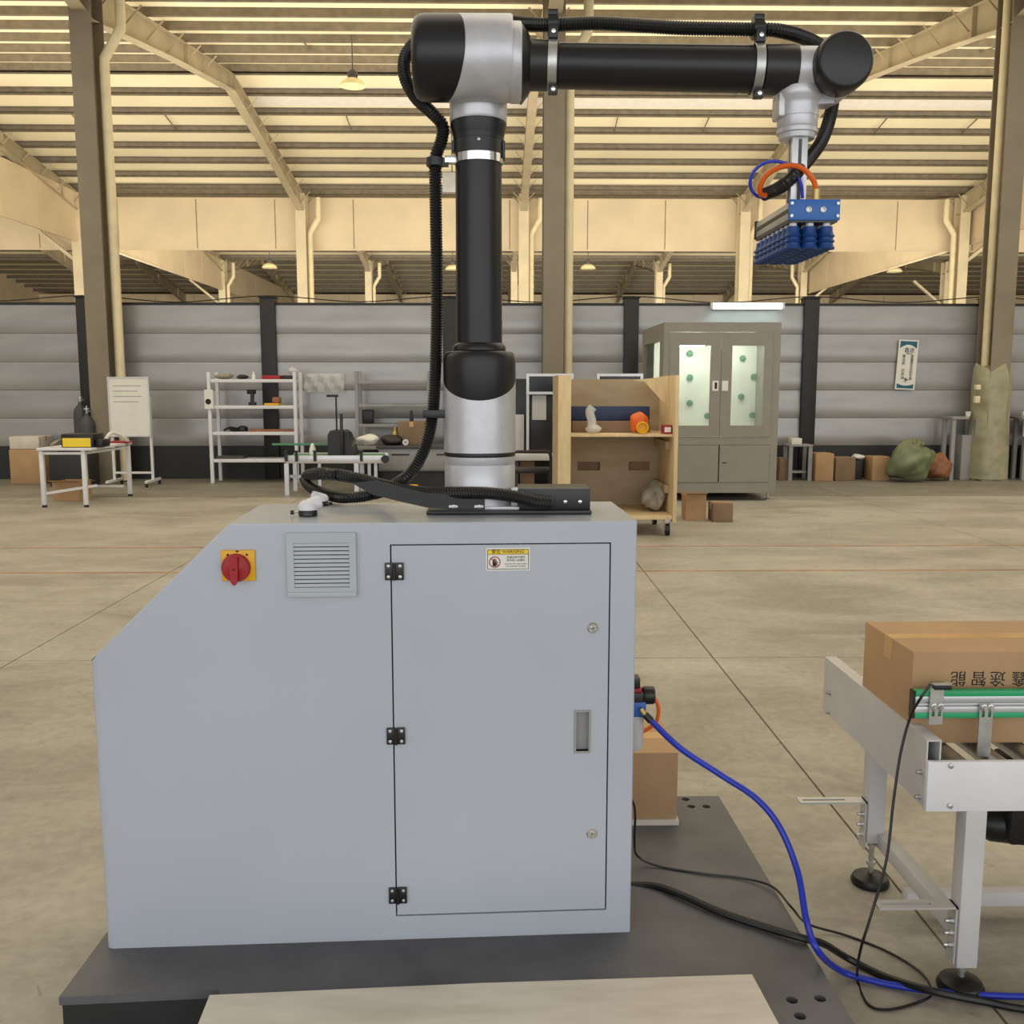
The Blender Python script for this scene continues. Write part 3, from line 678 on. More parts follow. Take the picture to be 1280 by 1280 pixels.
for j in range(8):
    for i in range(3):
        x = gx0 + W3 * (.17 + .33 * i) - .004; y = gn + .02 + j * (gf - gn - .04) / 7
        if cup is None:
            m = MB('whiteplastic'); m.lathe((0, 0, 0), (0, 0, -1), [(.009, 0), (.009, .009)], 10)
            m.use('bluecup'); m.lathe((0, 0, 0), (0, 0, -1), [(.014, .008), (.015, .02), (.0175, .026), (.0205, .03), (.0165, .034), (.0165, .037), (.0205, .042), (.0165, .046), (.0165, .049), (.021, .057), (.0195, .06), (.012, .054)], 16)
            cup = m.build('suction_cup', gr)
            o = cup
        else: o = dup(cup, gr)
        o.location = Vector((x, y, gz0 - .004))
m = MB('alu'); m.bx(wx - .019, wx + .019, WY - .019, WY + .019, gz1 - .004, wz(173), .002); m.use('darkgrey'); m.bx(wx - .0195, wx + .0195, WY - .004, WY + .004, gz1, wz(175)).bx(wx - .004, wx + .004, WY - .0195, WY + .0195, gz1, wz(176)); m.build('tool_post', rob)
fx = A(1020, 246, gn + .04)
MB('brass').cyl((fx.x, gn + .04, gz1 - .002), (fx.x, gn + .04, A(1020, 237, gn + .04).z), .009, seg=12).build('push_fitting', gr)
gp = [(1020, 240), (1017, 226), (1005, 212), (990, 207), (972, 210), (957, 220), (950, 234), (951, 243), (957, 244)]
MB('orange').tube([A(x, y, gn + .04 + .012 * i) for i, (x, y) in enumerate(gp)], .0065, 8).build('orange_air_tube', gr)
gp = [(1003, 247), (1001, 230), (990, 210), (973, 202), (955, 204), (941, 216), (938, 232), (945, 244), (956, 247)]
MB('bluehose').tube([A(x, y, gn + .06 + .01 * i) for i, (x, y) in enumerate(gp)], .0042, 8).build('blue_air_tube', gr)
# connector box beside the base
b0 = A(648, 638, yf + .012); b1 = A(738, 611, yf + .012)
cb = MB('black').bx(b0.x, b1.x, yf + .012, yf + .14, TOPZ + .011, b1.z, .002).build('connector_box', rob)
for px in (706.5, 725): 
    q = A(px, 627, yf + .012); MB('chrome').lathe((q.x, q.y, q.z), fr, [(.0048, 0), (.0048, .003), (.003, .004)], 12).build('screw', cb)
q = A(645, 617, yf); MB('silverpaint').bx(q.x - .012, q.x + .006, yf + .02, yf + .05, TOPZ + .02, q.z + .012, .002).build('cable_clip', rob)

# corrugated hose
yb_ = RY + .02
hp = [(A(955, 243, gn + .16)), A(972, 236, gn + .12), A(990, 222, gn + .08), A(1010, 200, WY + .02), A(1026, 178, WY + .05), A(1036, 152, WY + .08), A(1042, 122, WY + .1), A(1044, 95, WY + .11), A(1040, 72, WY + .1), A(1025, 57, WY + .07), A(1000, 45, WY + .03), A(972, 38, WY), A(946, 37, EY - .026), A(900, 36, EY - .02), A(850, 35, EY - .016), A(800, 32, EY - .01), A(745, 29, EY), A(691, 31, EY + .005), A(655, 30, EY + .05), A(620, 27, EY + .12), A(570, 32, EY + .16), A(530, 45, RY + .08), A(508, 68, RY + .05), A(506, 95, RY + .03), A(519, 121, RY + .02), A(540, 141, RY), A(553, 157, RY), A(552, 175, RY), A(545, 195, RY), A(544, 215, RY), A(545, 280, RY), A(546, 340, RY), A(546, 400, RY), A(544, 470, RY), A(541, 515, RY), A(533, 555, RY), A(518, 585, RY)]
gl = lambda px, py, h: G(px, py, TOPZ + h)
hp += [A(500, 602, RY + .02), gl(470, 617, .03), gl(430, 622, .021), gl(400, 615, .021), gl(384, 605, .021), gl(383, 595, .035), A(397, 592, RY + .06), A(425, 594, RY), A(455, 600, RY - .02), A(490, 609, RY - .04), A(530, 616, RY - .07), A(570, 616, RY - .1), A(610, 616.5, RY - .115), A(645, 621, RY - .12), A(670, 627, RY - .12), A(690, 629, RY - .115)]
hose = MB('rubber').tube(hp, .0165, 12, step=.0034, ridge=.14, n=10).build('corrugated_hose', loc=(bx_ - .1, RY, TOPZ), smooth_angle=20)
tag(hose, 'black corrugated cable hose running along the robot arm and coiled on the cabinet', 'hose')
# black cable guard bracket
gy = yf - .012
gb = thing('cable_guard', 'bent black metal cable guard with two slotted screws at the robot foot', 'bracket', (rx(560, 630), gy, TOPZ))
pg = [A(*q, gy) for q in ((440, 604), (470, 601), (530, 616), (606, 620), (606, 637), (536, 635), (500, 627), (465, 618))]
MB('black').plate(XZ, [(q.x, q.z) for q in pg], [], gy, gy + .003).build('guard_sheet', gb)
f0 = A(536, 637, gy); f1 = A(606, 637, gy)
MB('black').bx(f0.x, f1.x, gy, gy + .035, f0.z - .003, f0.z).build('guard_flange', gb)
for px in (567, 599):
    q = A(px, 633, gy); m = MB('steel'); m.plate(lambda u, v, w_: (q.x + u, w_, q.z + v), [(-.012, -.003), (.008, -.003), (.012, 0), (.008, .003), (-.012, .003)], [], gy - .001, gy); m.lathe((q.x, gy - .001, q.z), fr, [(.0048, 0), (.0048, .003), (.002, .004)], 8); m.build('slot_screw', gb)
# little white fittings
def fitting(px, py, s, label, rz):
    q = G(px, py, TOPZ); c = thing('cable_gland_elbow', label, 'fitting', (q.x, q.y, TOPZ), rz)
    X = wm(c)
    MB('black', X).lathe((0, 0, 0), up, [(.023 * s, .0005), (.025 * s, .002), (.025 * s, .014 * s), (.023 * s, .017 * s)], 22).build('threaded_collar', c)
    m = MB('whiteplastic', X); m.lathe((0, 0, 0), up, [(.0255 * s, .017 * s), (.0265 * s, .02 * s), (.026 * s, .028 * s), (.022 * s, .036 * s), (.014 * s, .042 * s), (.004 * s, .044 * s)], 22)
    m.lathe((0, 0, .028 * s), (.8, .45, .25), [(.018 * s, 0), (.018 * s, .03 * s), (.016 * s, .036 * s)], 18); m.build('elbow_shell', c)
    MB('steel', X).cyl((-.025 * s, 0, .01 * s), (-.038 * s, 0, .01 * s), .0022 * s, seg=8).build('screw_shaft', c)
    MB('black', X).cyl((-.038 * s, 0, .01 * s), (-.046 * s, 0, .01 * s), .006 * s, seg=10).build('thumb_nut', c)
fitting(385, 645, .93, 'small white plastic elbow fitting with black collar at the cabinet front edge', 0)
fitting(402, 632, .75, 'smaller white elbow fitting with black collar lying behind its twin near the hose', 2.6)

# ================================================================ AIR UNIT, BOX BEHIND, HOSES
ay = BR.y + .2
def aq(px, py, y=ay): return A(px, py, y)
au = thing('air_regulator', 'air filter regulator with black gauge knob and grey bowl on the cabinet side', 'regulator', (aq(800, 900).x, ay, .75))
xr = CM @ Vector((CW, .2, 0)); xs = xr.x
zA = lambda py: aq(800, py).z
MB('black').bx(xs, aq(799, 860).x, ay - .02, ay + .02, zA(858), zA(845), .003).build('top_knob', au)
MB('signred').bx(xs, aq(801, 860).x, ay - .021, ay + .021, zA(863), zA(858), .001).build('red_ring', au)
MB('black').bx(xs, aq(803, 870).x, ay - .024, ay + .024, zA(880), zA(863), .003).build('regulator_body', au)
k0 = aq(802, 869); MB('black').lathe(k0, (1, 0, 0), [(.012, -.004), (.02, .0), (.024, .006), (.024, .03), (.022, .034)], 24).build('gauge_knob', au)
MB('blue').bx(xs, aq(806, 885).x, ay - .025, ay + .02, zA(893), zA(874), .004).build('filter_head', au)
MB('greypaint').lathe((aq(795.5, 900).x - .002, ay, 0), (0, 0, -1), [(.022, -zA(892)), (.022, -zA(930)), (.016, -zA(936)), (.006, -zA(938))], 20).build('filter_bowl', au)
MB('rubber').bx(aq(801.5, 900).x, aq(803, 900).x, ay - .006, ay + .004, zA(928), zA(895)).build('sight_strip', au)
oz = [aq(815, 868, ay + .02), aq(822, 880, ay + .02), aq(823, 893, ay + .02), aq(818, 905, ay + .02), aq(803, 915, ay + .015)]
MB('orange').tube(oz, .0055, 8).build('orange_air_tube', au)
m = MB('brass'); a0, a1 = aq(801, 886, ay - .03), aq(806, 893, ay - .035); m.cyl(a0, a1, .007, seg=12); m.use('black'); m.cyl(a1, aq(814, 901, ay - .04), .0095, .0105, seg=14); m.build('hose_coupling', au)
# blue hose
bh = [aq(812, 899, ay - .04), A(850, 935, 2.46), A(900, 968, 2.45), A(945, 998, 2.4), A(975, 1035, 2.36), A(997, 1090, 2.3), A(1008, 1150, 2.2), G(1022, 1188, .16), G(1050, 1213, .03), G(1090, 1226, .012), G(1150, 1237, .012), G(1210, 1243, .012), G(1290, 1246, .012), G(1500, 1250, .012)]
tag(MB('bluehose').tube(bh, .0085, 10, n=10).build('air_hose', loc=bh[0]), 'bright blue air hose arching from the regulator down to the floor', 'hose')
bc = [Vector((xs - .005, BR.y + .25, A(796, 1107, BR.y + .25).z)), A(815, 1107, BR.y + .22), G(850, 1118, PZ + .012), G(900, 1140, PZ + .011), G(960, 1160, PZ + .011), G(1005, 1173, PZ + .012), G(1030, 1180, .1), G(1060, 1198, .02), G(1110, 1222, .011), G(1170, 1240, .035), G(1230, 1252, .011), G(1300, 1264, .011), G(1500, 1282, .011)]
tag(MB('rubber').tube(bc, .0095, 8, n=10).build('power_cable', loc=bc[0]), 'thick black power cable running from the cabinet foot across the plate to the right', 'cable')
q = A(796, 1107, BR.y + .25); g_ = MB('black').lathe((xs - .002, BR.y + .25, q.z), (1, 0, 0), [(.015, 0), (.018, .002), (.018, .01), (.013, .012), (.012, .022)], 16).build('cable_gland', cab)
tc = [Vector((xs - .006, BR.y + .27, .42)), A(792, 1005, BR.y + .28), A(793, 1050, BR.y + .28), G(797, 1070, PZ + .03), G(825, 1083, PZ + .005), G(880, 1092, PZ + .005), G(925, 1097, PZ + .005), G(965, 1108, PZ + .012), G(990, 1135, .13), G(1010, 1155, .03), G(1060, 1170, .005), G(1110, 1190, .006), G(1150, 1215, .008), G(1165, 1240, .03), G(1150, 1252, .006), G(1110, 1262, .005), G(1085, 1255, .005), G(1072, 1225, .006), A(1075, 1190, 2.2), A(1090, 1140, 2.2), A(1108, 1075, 2.24), A(1117, 1000, 2.27), A(1126, 940, 2.29), A(1138, 896, 2.29), A(1150, 874, 2.25), A(1163, 855, 2.25)]
tag(MB('rubber').tube(tc, .0034, 6, n=10).build('sensor_cable', loc=tc[0]), 'thin black sensor cable looping from the cabinet across the floor up to the conveyor guide', 'cable')
# carton behind the cabinet on a pale board
by0 = G(848, 1030, PZ).y
c0 = G(790, 1027, PZ + .02); c1 = G(847, 1025, PZ + .02)
tag(MB('board').bx(c1.x - .36, c1.x + .005, by0 - .01, by0 + .34, PZ + .0005, PZ + .018).build('board_offcut', loc=(c1.x, by0, PZ)), 'pale board offcut on the dark plate under the carton behind the cabinet', 'board')
ct = A(848, 940, by0 + .005).z
bxo = thing('cardboard_box', 'brown carton standing behind the grey cabinet on a pale board', 'box', (c1.x, by0, PZ))
MB('cardboard').bx(c1.x - .36, c1.x, by0, by0 + .3, PZ + .0185, ct, .003).build('carton', bxo)
m = MB('tape'); m.bx(c1.x - .362, c1.x + .0008, by0 + .12, by0 + .18, ct - .08, ct + .0008); m.build('tape', bxo)

# ================================================================ CONVEYOR
cvx = 1.07; cy0, cy1 = 2.2, 2.86
zt = A(1160, 952, cy0).z; zb = A(1160, 1014, cy0).z; zpt = A(1165, 922, cy0 + .03).z
cv = thing('roller_conveyor', 'pale grey roller conveyor frame on levelling feet at the right', 'conveyor', (1.5, 2.5, 0))
XE = 2.6
MB('white').bx(cvx - .031, XE, cy0 - .004, cy0 + .012, zb, zt, .002).build('side_beam', cv)
MB('white').bx(cvx + .0, XE, cy1 - .012, cy1 + .03, zb, zt, .002).build('side_beam', cv)
# end beam (open hollow section)
X2 = Matrix.Identity(4)
m = MB('greypaint'); zlow = A(1165, 1012, cy0).z
m.plate(lambda u, v, w_: (u, w_, v), rect(cvx - .03, cvx + .006, zlow, zpt), [rect(cvx - .026, cvx + .002, zlow + .004, zpt - .004)], cy0 + .013, cy1 + .08); eb = m.build('end_beam', cv)
for px, py, Y in ((1047, 866, cy1 + .02), (1044, 890, cy1 + .02), (1150, 965, cy0 + .03), (1148, 996, cy0 + .03)):
    q = A(px, py, Y); MB('steel').lathe((cvx - .03, Y, q.z), (-1, 0, 0), [(.007, 0), (.007, .006), (.0045, .0065), (.0045, .014)], 8).build('bolt', eb)
for px, py in ((1188, 957), (1187, 1007)):
    q = A(px, py, cy0 - .004); MB('steel').lathe((q.x, cy0 - .004, q.z), fr, [(.0065, 0), (.0065, .005), (.004, .006)], 8).build('bolt', cv)
def leg(px0, px1, Y, ztop, zbot):
    a, b = A(px0, 1100, Y), A(px1, 1100, Y); x = (a.x + b.x) / 2; lw = .052
    l = MB('greypaint').bx(x - lw / 2, x + lw / 2, Y - lw / 2, Y + lw / 2, zbot, ztop, .003).build('leg', cv)
    m = MB('steel'); m.cyl((x, Y, .03), (x, Y, zbot), .008, seg=10).lathe((x, Y, .06), up, [(.014, 0), (.014, .012)], 6).lathe((x, Y, zbot - .02), up, [(.013, 0), (.013, .01)], 6); m.build('levelling_screw', l)
    MB('rubber').lathe((x, Y, 0), up, [(.055, .001), (.057, .01), (.05, .024), (.026, .034), (.018, .036)], 26).build('foot', l)
    return l, x
lf, lxf = leg(1193, 1225, cy0 + .02, zb + .002, A(1205, 1209, cy0).z)
lb, lxb = leg(1075, 1100, cy1 - .12, zlow + .02, A(1085, 1050, cy1 - .12).z)
lf2, _ = leg(1193 + 560, 1225 + 560, cy0 + .02, zb + .002, A(1205, 1209, cy0).z)
lb2, _ = leg(1075 + 560, 1100 + 560, cy1 - .12, zlow + .02, A(1085, 1050, cy1 - .12).z)
zbr = A(1085, 1055, cy1 - .12).z
MB('greypaint').bx(lxf - .02, lxf + .02, cy0 + .04, cy1 - .12, zbr - .0, zbr + .045, .002).build('cross_brace', cv)
zc_ = A(1170, 1121, cy1 - .3).z
MB('greypaint').bx(lxf, XE - .3, cy1 - .3 - .02, cy1 - .3 + .02, zc_ - .02, zc_ + .02, .002).build('long_brace', cv)
def lbracket(px0, px1, py, x, Y, nb):
    a = A(px0, py, Y); zT = a.z
    m = MB('alu'); xs_ = x - .028
    m.plate(lambda u, v, w_: (u, v, w_), rect(a.x, xs_, Y - .02, Y + .02), [rect(a.x + .012, xs_ - .06, Y - .005, Y + .005)], zT - .005, zT)
    m.bx(xs_ - .005, xs_, Y - .02, Y + .02, zT - .15, zT); b = m.build('slotted_bracket', cv)
    for k in range(3): MB('steel').lathe((xs_ - .005, Y, zT - .045 - .032 * k), (-1, 0, 0), [(.008, 0), (.008, .005), (.005, .006), (.005, .016)], 8).build('bolt', b)
lbracket(998, 1078, 1000, lxb, cy1 - .12, 3)
lbracket(1095, 1195, 1130, lxf, cy0 + .02, 3)
# rollers
ro = None; rofs = Vector((0, 0, 0))
for i in range(14):
    x = cvx + .07 + i * .1
    if ro is None:
        m = MB('steel'); m.cyl((0, cy0 + .014, 0), (0, cy1 - .014, 0), .024, seg=16); ro = m.build('roller', cv); o = ro
        me = MB('rubber').cyl((0, cy0 + .013, 0), (0, cy0 + .02, 0), .018, seg=14).build('end_cap', ro)
    else: o = dup(ro, cv)
    o.location = Vector((x, 0, zt - .032)) + rofs
# guide rail with green strips
gy0 = cy0 + .08
r0_ = A(1142, 898, gy0); r1_ = A(1142, 864, gy0); RH = r1_.z - r0_.z
gl_ = MB('alu'); gx = A(1144, 880, gy0).x
for a, b in ((.2, .42), (.46, .54), (.58, .8)): gl_.bx(gx, XE, gy0, gy0 + .02, r0_.z + RH * a, r0_.z + RH * b, .001)
gl_.bx(gx, XE, gy0 + .006, gy0 + .02, r0_.z + RH * .2, r0_.z + RH * .8); gro = gl_.build('guide_rail', cv)
m = MB('green'); m.bx(gx, XE, gy0 - .002, gy0 + .022, r0_.z, r0_.z + RH * .21, .003).bx(gx, XE, gy0 - .002, gy0 + .022, r0_.z + RH * .79, r1_.z, .003); m.build('green_edge', gro)
MB('black').bx(gx - .006, gx, gy0, gy0 + .022, r0_.z, r1_.z).build('end_cap', gro)
def slots(cx, z): return [[(cx - .004, z - .012), (cx + .004, z - .012), (cx + .004, z + .012), (cx - .004, z + .012)]]
def bracket(px0, px1, pyt, pyb, slot_py, foot):
    Y = gy0 - .006; a, b = A(px0, pyb, Y), A(px1, pyt, Y); w3 = b.x - a.x; zs = A(px0, slot_py, Y).z
    m = MB('steel'); m.plate(XZ, rect(a.x, b.x, a.z, b.z), slots(a.x + w3 * .27, zs) + slots(a.x + w3 * .75, zs), Y - .004, Y); br = m.build('rail_bracket', cv)
    for k in (.27, .75): MB('steel').lathe((a.x + w3 * k, Y - .004, zs + .014), fr, [(.0085, 0), (.0085, .005), (.005, .006), (.005, .012)], 8).build('bolt', br)
    return a, b, Y, br
a, b, Y, br = bracket(1160, 1180, 852, 905, 889, 0)
MB('steel').bx(a.x, b.x + .012, Y - .02, Y, b.z - .003, b.z).build('sensor_mount', br)
MB('black').bx(a.x + .004, b.x + .012, Y - .018, Y - .004, b.z - .016, b.z - .004, .001).build('sensor', br)
a, b, Y, br = bracket(1220, 1241, 880, 945, 890, 1)
# motor under conveyor
q = A(1262, 1030, 2.5)
mt = thing('drive_motor', 'black drive motor hanging low behind the front conveyor leg', 'motor', (q.x + .03, 2.5, q.z))
MB('black').bx(q.x - .03, q.x + .3, 2.44, 2.56, q.z - .035, zb + .02, .01).build('gear_case', mt)
MB('black').lathe((q.x + .02, 2.5, q.z - .005), (1, -.3, 0), [(.04, -.09), (.05, -.07), (.05, .1), (.03, .12)], 20).build('motor_body', mt)
# carton on the conveyor
zrol = zt - .006
by = gy0 + .05
k0 = A(1142, 815, by); kb = A(1088, 780, by + .32)
kx = max(k0.x, cvx + .01)
kh = k0.z
co = thing('cardboard_box', 'large brown carton printed with upside-down black characters on the conveyor', 'box', (kx, by, zrol))
MB('cardboard').bx(k0.x, k0.x + .5, by, by + .32, zrol + .001, kh, .004).build('carton', co)
m = MB('tape'); m.bx(k0.x - .0008, k0.x + .5008, by + .13, by + .18, kh - .06, kh + .0008); m.build('tape', co)
m = MB('ink')
for px, ch in ((1198, '能'), (1223, '智'), (1247, '途'), (1274, '鑫')):
    q = A(px, 847, by); m.text(ch, .042, Matrix.Translation((q.x, by - .0006, q.z)) @ Matrix.Rotation(PI, 4, 'Y') @ Matrix.Rotation(PI / 2, 4, 'X'), .0003)
m.build('lettering', co)
for o_ in [x for x in bpy.data.objects if x.parent == co and x.name.startswith('lettering')]: pass

#@BACK
# ================================================================ BACKGROUND, LEFT
def carton(label, px0, px1, pyt, pyb, Y, depth, mat_='cardboard', flaps=False, name='cardboard_box', rz=0, base=0.0):
    a, b = A(px0, pyb, Y), A(px1, pyt, Y); h = b.z - base; w_ = b.x - a.x; cx_ = (a.x + b.x) / 2
    c = thing(name, label, 'box', (cx_, Y + depth / 2, base), rz); X = wm(c)
    m = MB(mat_, X)
    if flaps:
        t = .006
        m.bx(-w_ / 2, w_ / 2, -depth / 2, -depth / 2 + t, .001, h).bx(-w_ / 2, w_ / 2, depth / 2 - t, depth / 2, .001, h).bx(-w_ / 2, -w_ / 2 + t, -depth / 2 + t, depth / 2 - t, .001, h).bx(w_ / 2 - t, w_ / 2, -depth / 2 + t, depth / 2 - t, .001, h).bx(-w_ / 2 + t, w_ / 2 - t, -depth / 2 + t, depth / 2 - t, .001, .01)
        m.build('carton', c)
        for k, (p, q) in enumerate((((-w_ / 2, -depth / 2), (w_ / 2, -depth / 2)), ((w_ / 2, depth / 2), (-w_ / 2, depth / 2)))):
            s_ = -1 if k == 0 else 1; mm = MB(mat_, X)
            V = [mm.v((p[0], p[1], h)), mm.v((q[0], q[1], h)), mm.v((q[0], q[1] + s_ * depth * .3, h + .03 * (1 - 2 * k))), mm.v((p[0], p[1] + s_ * depth * .3, h + .03 * (1 - 2 * k)))]
            W_2 = [mm.v(X.inverted() @ v.co + Vector((0, 0, .005))) for v in V]
            mm.f(V); mm.f(W_2)
            for i in range(4): mm.f([V[i], V[(i + 1) % 4], W_2[(i + 1) % 4], W_2[i]])
            mm.build('flap', c)
    else:
        m.box((0, 0, h / 2 + .0005), (w_, depth, h), min(.012, w_ * .05)); m.build('carton', c)
        MB('tape', X).bx(-w_ / 2 - .001, w_ / 2 + .001, -.03, .03, h - min(.08, h * .4), h + .0015).build('tape', c)
    return c, h
def item(name, label, cat, m, loc, group=None): return tag(m.build(name, loc=loc), label, cat, group)

# stacked cartons at far left
c_, h_ = carton('big brown carton on the floor at the far left of the partition', 13, 50, 562, 597, 15.0, .6)
c2, h2 = carton('pale carton lying on top of the big brown carton at the far left', 12, 48, 546, 562, 15.05, .5, 'board', base=h_ + .004)
# white table
t0, t1 = G(60, 633), G(110, 634); tb = G(165, 620)
TH = A(85, 563, 12.1).z
ta = thing('work_table', 'small white metal table carrying a black and yellow case at the left', 'table', ((t0.x + t1.x) / 2, 12.7, 0))
xa, xb_, ya, yb2 = t0.x, t1.x - .02, 12.1, 13.35
MB('white').bx(xa - .04, xb_ + .12, ya - .05, yb2 + .05, TH, TH + .03, .004).build('tabletop', ta)
leg_ = None
LG = [(xa, ya), (xb_, ya), (xa + .0, yb2), (xb_ + .08, yb2)]
for x, y in LG:
    l = MB('white').bx(x - .025, x + .025, y - .025, y + .025, .03, TH, .002).build('leg', ta)
    MB('black').cyl((x, y, 0.001), (x, y, .03), .03, seg=10).build('foot', l)
MB('white').bar((xa, ya, .2), (xb_, ya, .2), .04).bar((xa, ya, TH - .03), (xb_, ya, TH - .03), .05).build('rail', ta) if False else MB('white').bar((xa + .02, ya, TH - .035), (xb_ - .02, ya, TH - .035), .05, .03).build('apron', ta)
MB('white').bar((xb_, ya, TH - .035), (xb_ + .08, yb2, TH - .035), .05, .03).build('apron', ta)
MB('white').bar((xa, ya + .02, .17), (xb_ + .0, ya + .35, .24), .045, .03).build('stretcher', ta)
MB('white').bar((xb_, yb2, .14), (xb_ - .45, yb2, .14), .045, .03).build('stretcher', ta)
tz = TH + .031
q0, q1 = A(77, 565, 12.15), A(116, 547, 12.15)
tc_ = thing('tool_case', 'black tool case with a bright yellow front panel on the white table', 'case', ((q0.x + q1.x) / 2, 12.3, tz))
MB('black').bx(q0.x, q1.x, 12.15, 12.5, tz, tz + .17, .01).build('case_body', tc_)
MB('signyellow').bx(q0.x + .02, q1.x - .03, 12.143, 12.152, tz + .01, tz + .12, .002).build('front_panel', tc_)
MB('black').bx(q1.x + .001, q1.x + .1, 12.2, 12.45, tz, tz + .1, .02).build('side_pouch', tc_)
item('hose_coil', 'white and red hose lying on the white table behind the yellow case', 'hose', MB('paper').tube([(q1.x - .05, 12.62, tz + .05), (q1.x + .0, 12.7, tz + .15), (q1.x + .02, 12.9, tz + .13), (q1.x + .04, 13.2, tz + .02)], .022, 8), (q1.x, 12.8, tz))
item('red_strap', 'flat red strap lying across the back of the white table', 'strap', MB('red').bx(q1.x - .2, q1.x + .06, 13.15, 13.3, tz, tz + .025, .006), (q1.x, 13.2, tz))
m = MB('greybag'); m.tube([(q0.x - .2, 12.3, tz + .02), (q0.x - .12, 12.2, tz + .05), (q0.x - .05, 12.3, tz + .09), (q0.x - .03, 12.45, tz + .03)], .018, 6)
item('cable_tuft', 'short bundle of tangled cable left of the yellow and black case', 'cable', m, (q0.x - .1, 12.3, tz))
carton('open brown carton on the floor under the white table', 66, 98, 603, 622, 12.75, .4, 'cardboard', True)
item('storage_crate', 'black storage crate on the floor behind the white table', 'crate', MB('skirt').bx(A(62, 600, 14.6).x, A(112, 600, 14.6).x, 14.6, 15.0, 0.001, .5, .02), (A(85, 600, 14.6).x, 14.6, 0))
# gas cylinders
def gas(px, top, Y, label, s=1):
    q = A(px, top, Y); H = q.z; x = q.x
    c = thing('gas_cylinder', label, 'cylinder', (x, Y, 0))
    MB('darkgrey').lathe((x, Y, 0), up, [(.11, .001), (.115, .02), (.115, H - .32), (.1, H - .24), (.06, H - .18), (.035, H - .15), (.035, H - .12)], 20).build('bottle', c)
    MB('steel').lathe((x, Y, H - .12), up, [(.02, 0), (.02, .05), (.045, .055), (.045, .085), (.01, .09), (.01, .12)], 12).build('valve', c)
    MB('steel').cyl((x, Y, H - .09), (x + .06, Y - .03, H - .09), .015, seg=8).build('outlet', c)
gas(100, 493, 15.55, 'dark gas cylinder with steel valve, taller and further back by the black post')
gas(108, 507, 15.2, 'dark gas cylinder with rounded shoulder, the nearer and lower of two')
# whiteboard
WBY = 14.75
a, b = A(138, 546, WBY), A(186, 471, WBY)
wbd = thing('whiteboard', 'portable whiteboard on a white castor frame before the grey column', 'whiteboard', ((a.x + b.x) / 2, WBY, 0))
MB('alu').plate(XZ, rect(a.x, b.x, a.z, b.z), [rect(a.x + .02, b.x - .02, a.z + .02, b.z - .02)], WBY - .02, WBY + .012).build('board_frame', wbd)
bo = MB('paper').bx(a.x + .018, b.x - .018, WBY - .012, WBY + .008, a.z + .018, b.z - .018).build('board', wbd)
m = MB('grey')
for k in range(4): m.bx(a.x + .08, b.x - .12 - .05 * (k % 2), WBY - .0135, WBY - .012, b.z - .14 - k * .08, b.z - .13 - k * .08)
m.build('writing', bo)
for x in (a.x + .02, b.x - .02):
    MB('white').bx(x - .018, x + .018, WBY + .014, WBY + .05, .09, b.z - .3).build('upright', wbd)
    ft = MB('white').bx(x - .02, x + .02, WBY - .28, WBY + .34, .06, .1, .004).build('foot_bar', wbd)
    for y in (WBY - .25, WBY + .31): MB('black').cyl((x - .015, y, .031), (x + .015, y, .031), .03, seg=12).build('castor', ft)
MB('white').bar((a.x + .02, WBY + .03, .2), (b.x - .02, WBY + .03, .2), .04, .03).build('cross_bar', wbd)

# shelf rack helper
def rack(label, px0, px1, Y, D, pyt, shelves, mt='white', npost=2):
    x0 = A(px0, 500, Y).x; x1 = A(px1, 500, Y).x; H = A(px0, pyt, Y).z
    c = thing('shelf_rack', label, 'rack', ((x0 + x1) / 2, Y, 0)); zs = []
    for x in (x0, x1):
        for y in (Y, Y + D): MB(mt).bx(x - .025, x + .025, y - .025, y + .025, .001, H).build('upright', c)
    for py in shelves:
        z = A(px0, py, Y).z; zs.append(z)
        m = MB(mt); m.bx(x0 + .026, x1 - .026, Y - .02, Y + D + .02, z - .05, z, .003); m.build('shelf', c)
    return x0, x1, zs, c
RKY, RKD = 15.15, .45
x0, x1, zs, rk = rack('white metal shelf rack with four shelves against the partition, left of centre', 262, 369, RKY, RKD, 465, (474, 507, 540, 574))
pxx = lambda px, Y=RKY: A(px, 500, Y).x
L = lambda k: zs[k] + .001
item('red_tool_box', 'flat red tool box on the top shelf of the white rack', 'box', MB('red').bx(pxx(327), pxx(350), RKY + .05, RKY + .35, L(0), L(0) + .06, .01), (pxx(338), RKY, L(0)))
item('black_case', 'flat black case beside the red box on the top rack shelf', 'case', MB('black').bx(pxx(352), pxx(366), RKY + .05, RKY + .3, L(0), L(0) + .06, .015), (pxx(358), RKY, L(0)))
m = MB('black'); m.blob((pxx(300), RKY + .2, L(0) + .035), (.1, .1, .04), .08, 3, 2); item('cap', 'low black cap-shaped bundle on the top shelf of the white rack', 'bundle', m, (pxx(300), RKY, L(0)))
m = MB('greybag'); m.blob((pxx(277), RKY + .2, L(0) + .045), (.14, .12, .05), .2, 8, 2); item('plastic_bag', 'crumpled pale bag at the left end of the top rack shelf', 'bag', m, (pxx(277), RKY, L(0)))
m = MB('paper'); m.lathe((pxx(314), RKY + .2, L(0)), up, [(.03, 0), (.03, .06), (.015, .08), (.012, .12)], 10); item('spray_bottle', 'small white spray bottle on the top shelf of the white rack', 'bottle', m, (pxx(314), RKY, L(0)))
m = MB('clearbag'); m.blob((pxx(363), RKY + .25, L(0) + .13), (.09, .08, .06), .15, 4, 2); item('film_bundle', 'clear film bundle on the black case of the top rack shelf', 'film', m, (pxx(363), RKY, L(0) + .06))
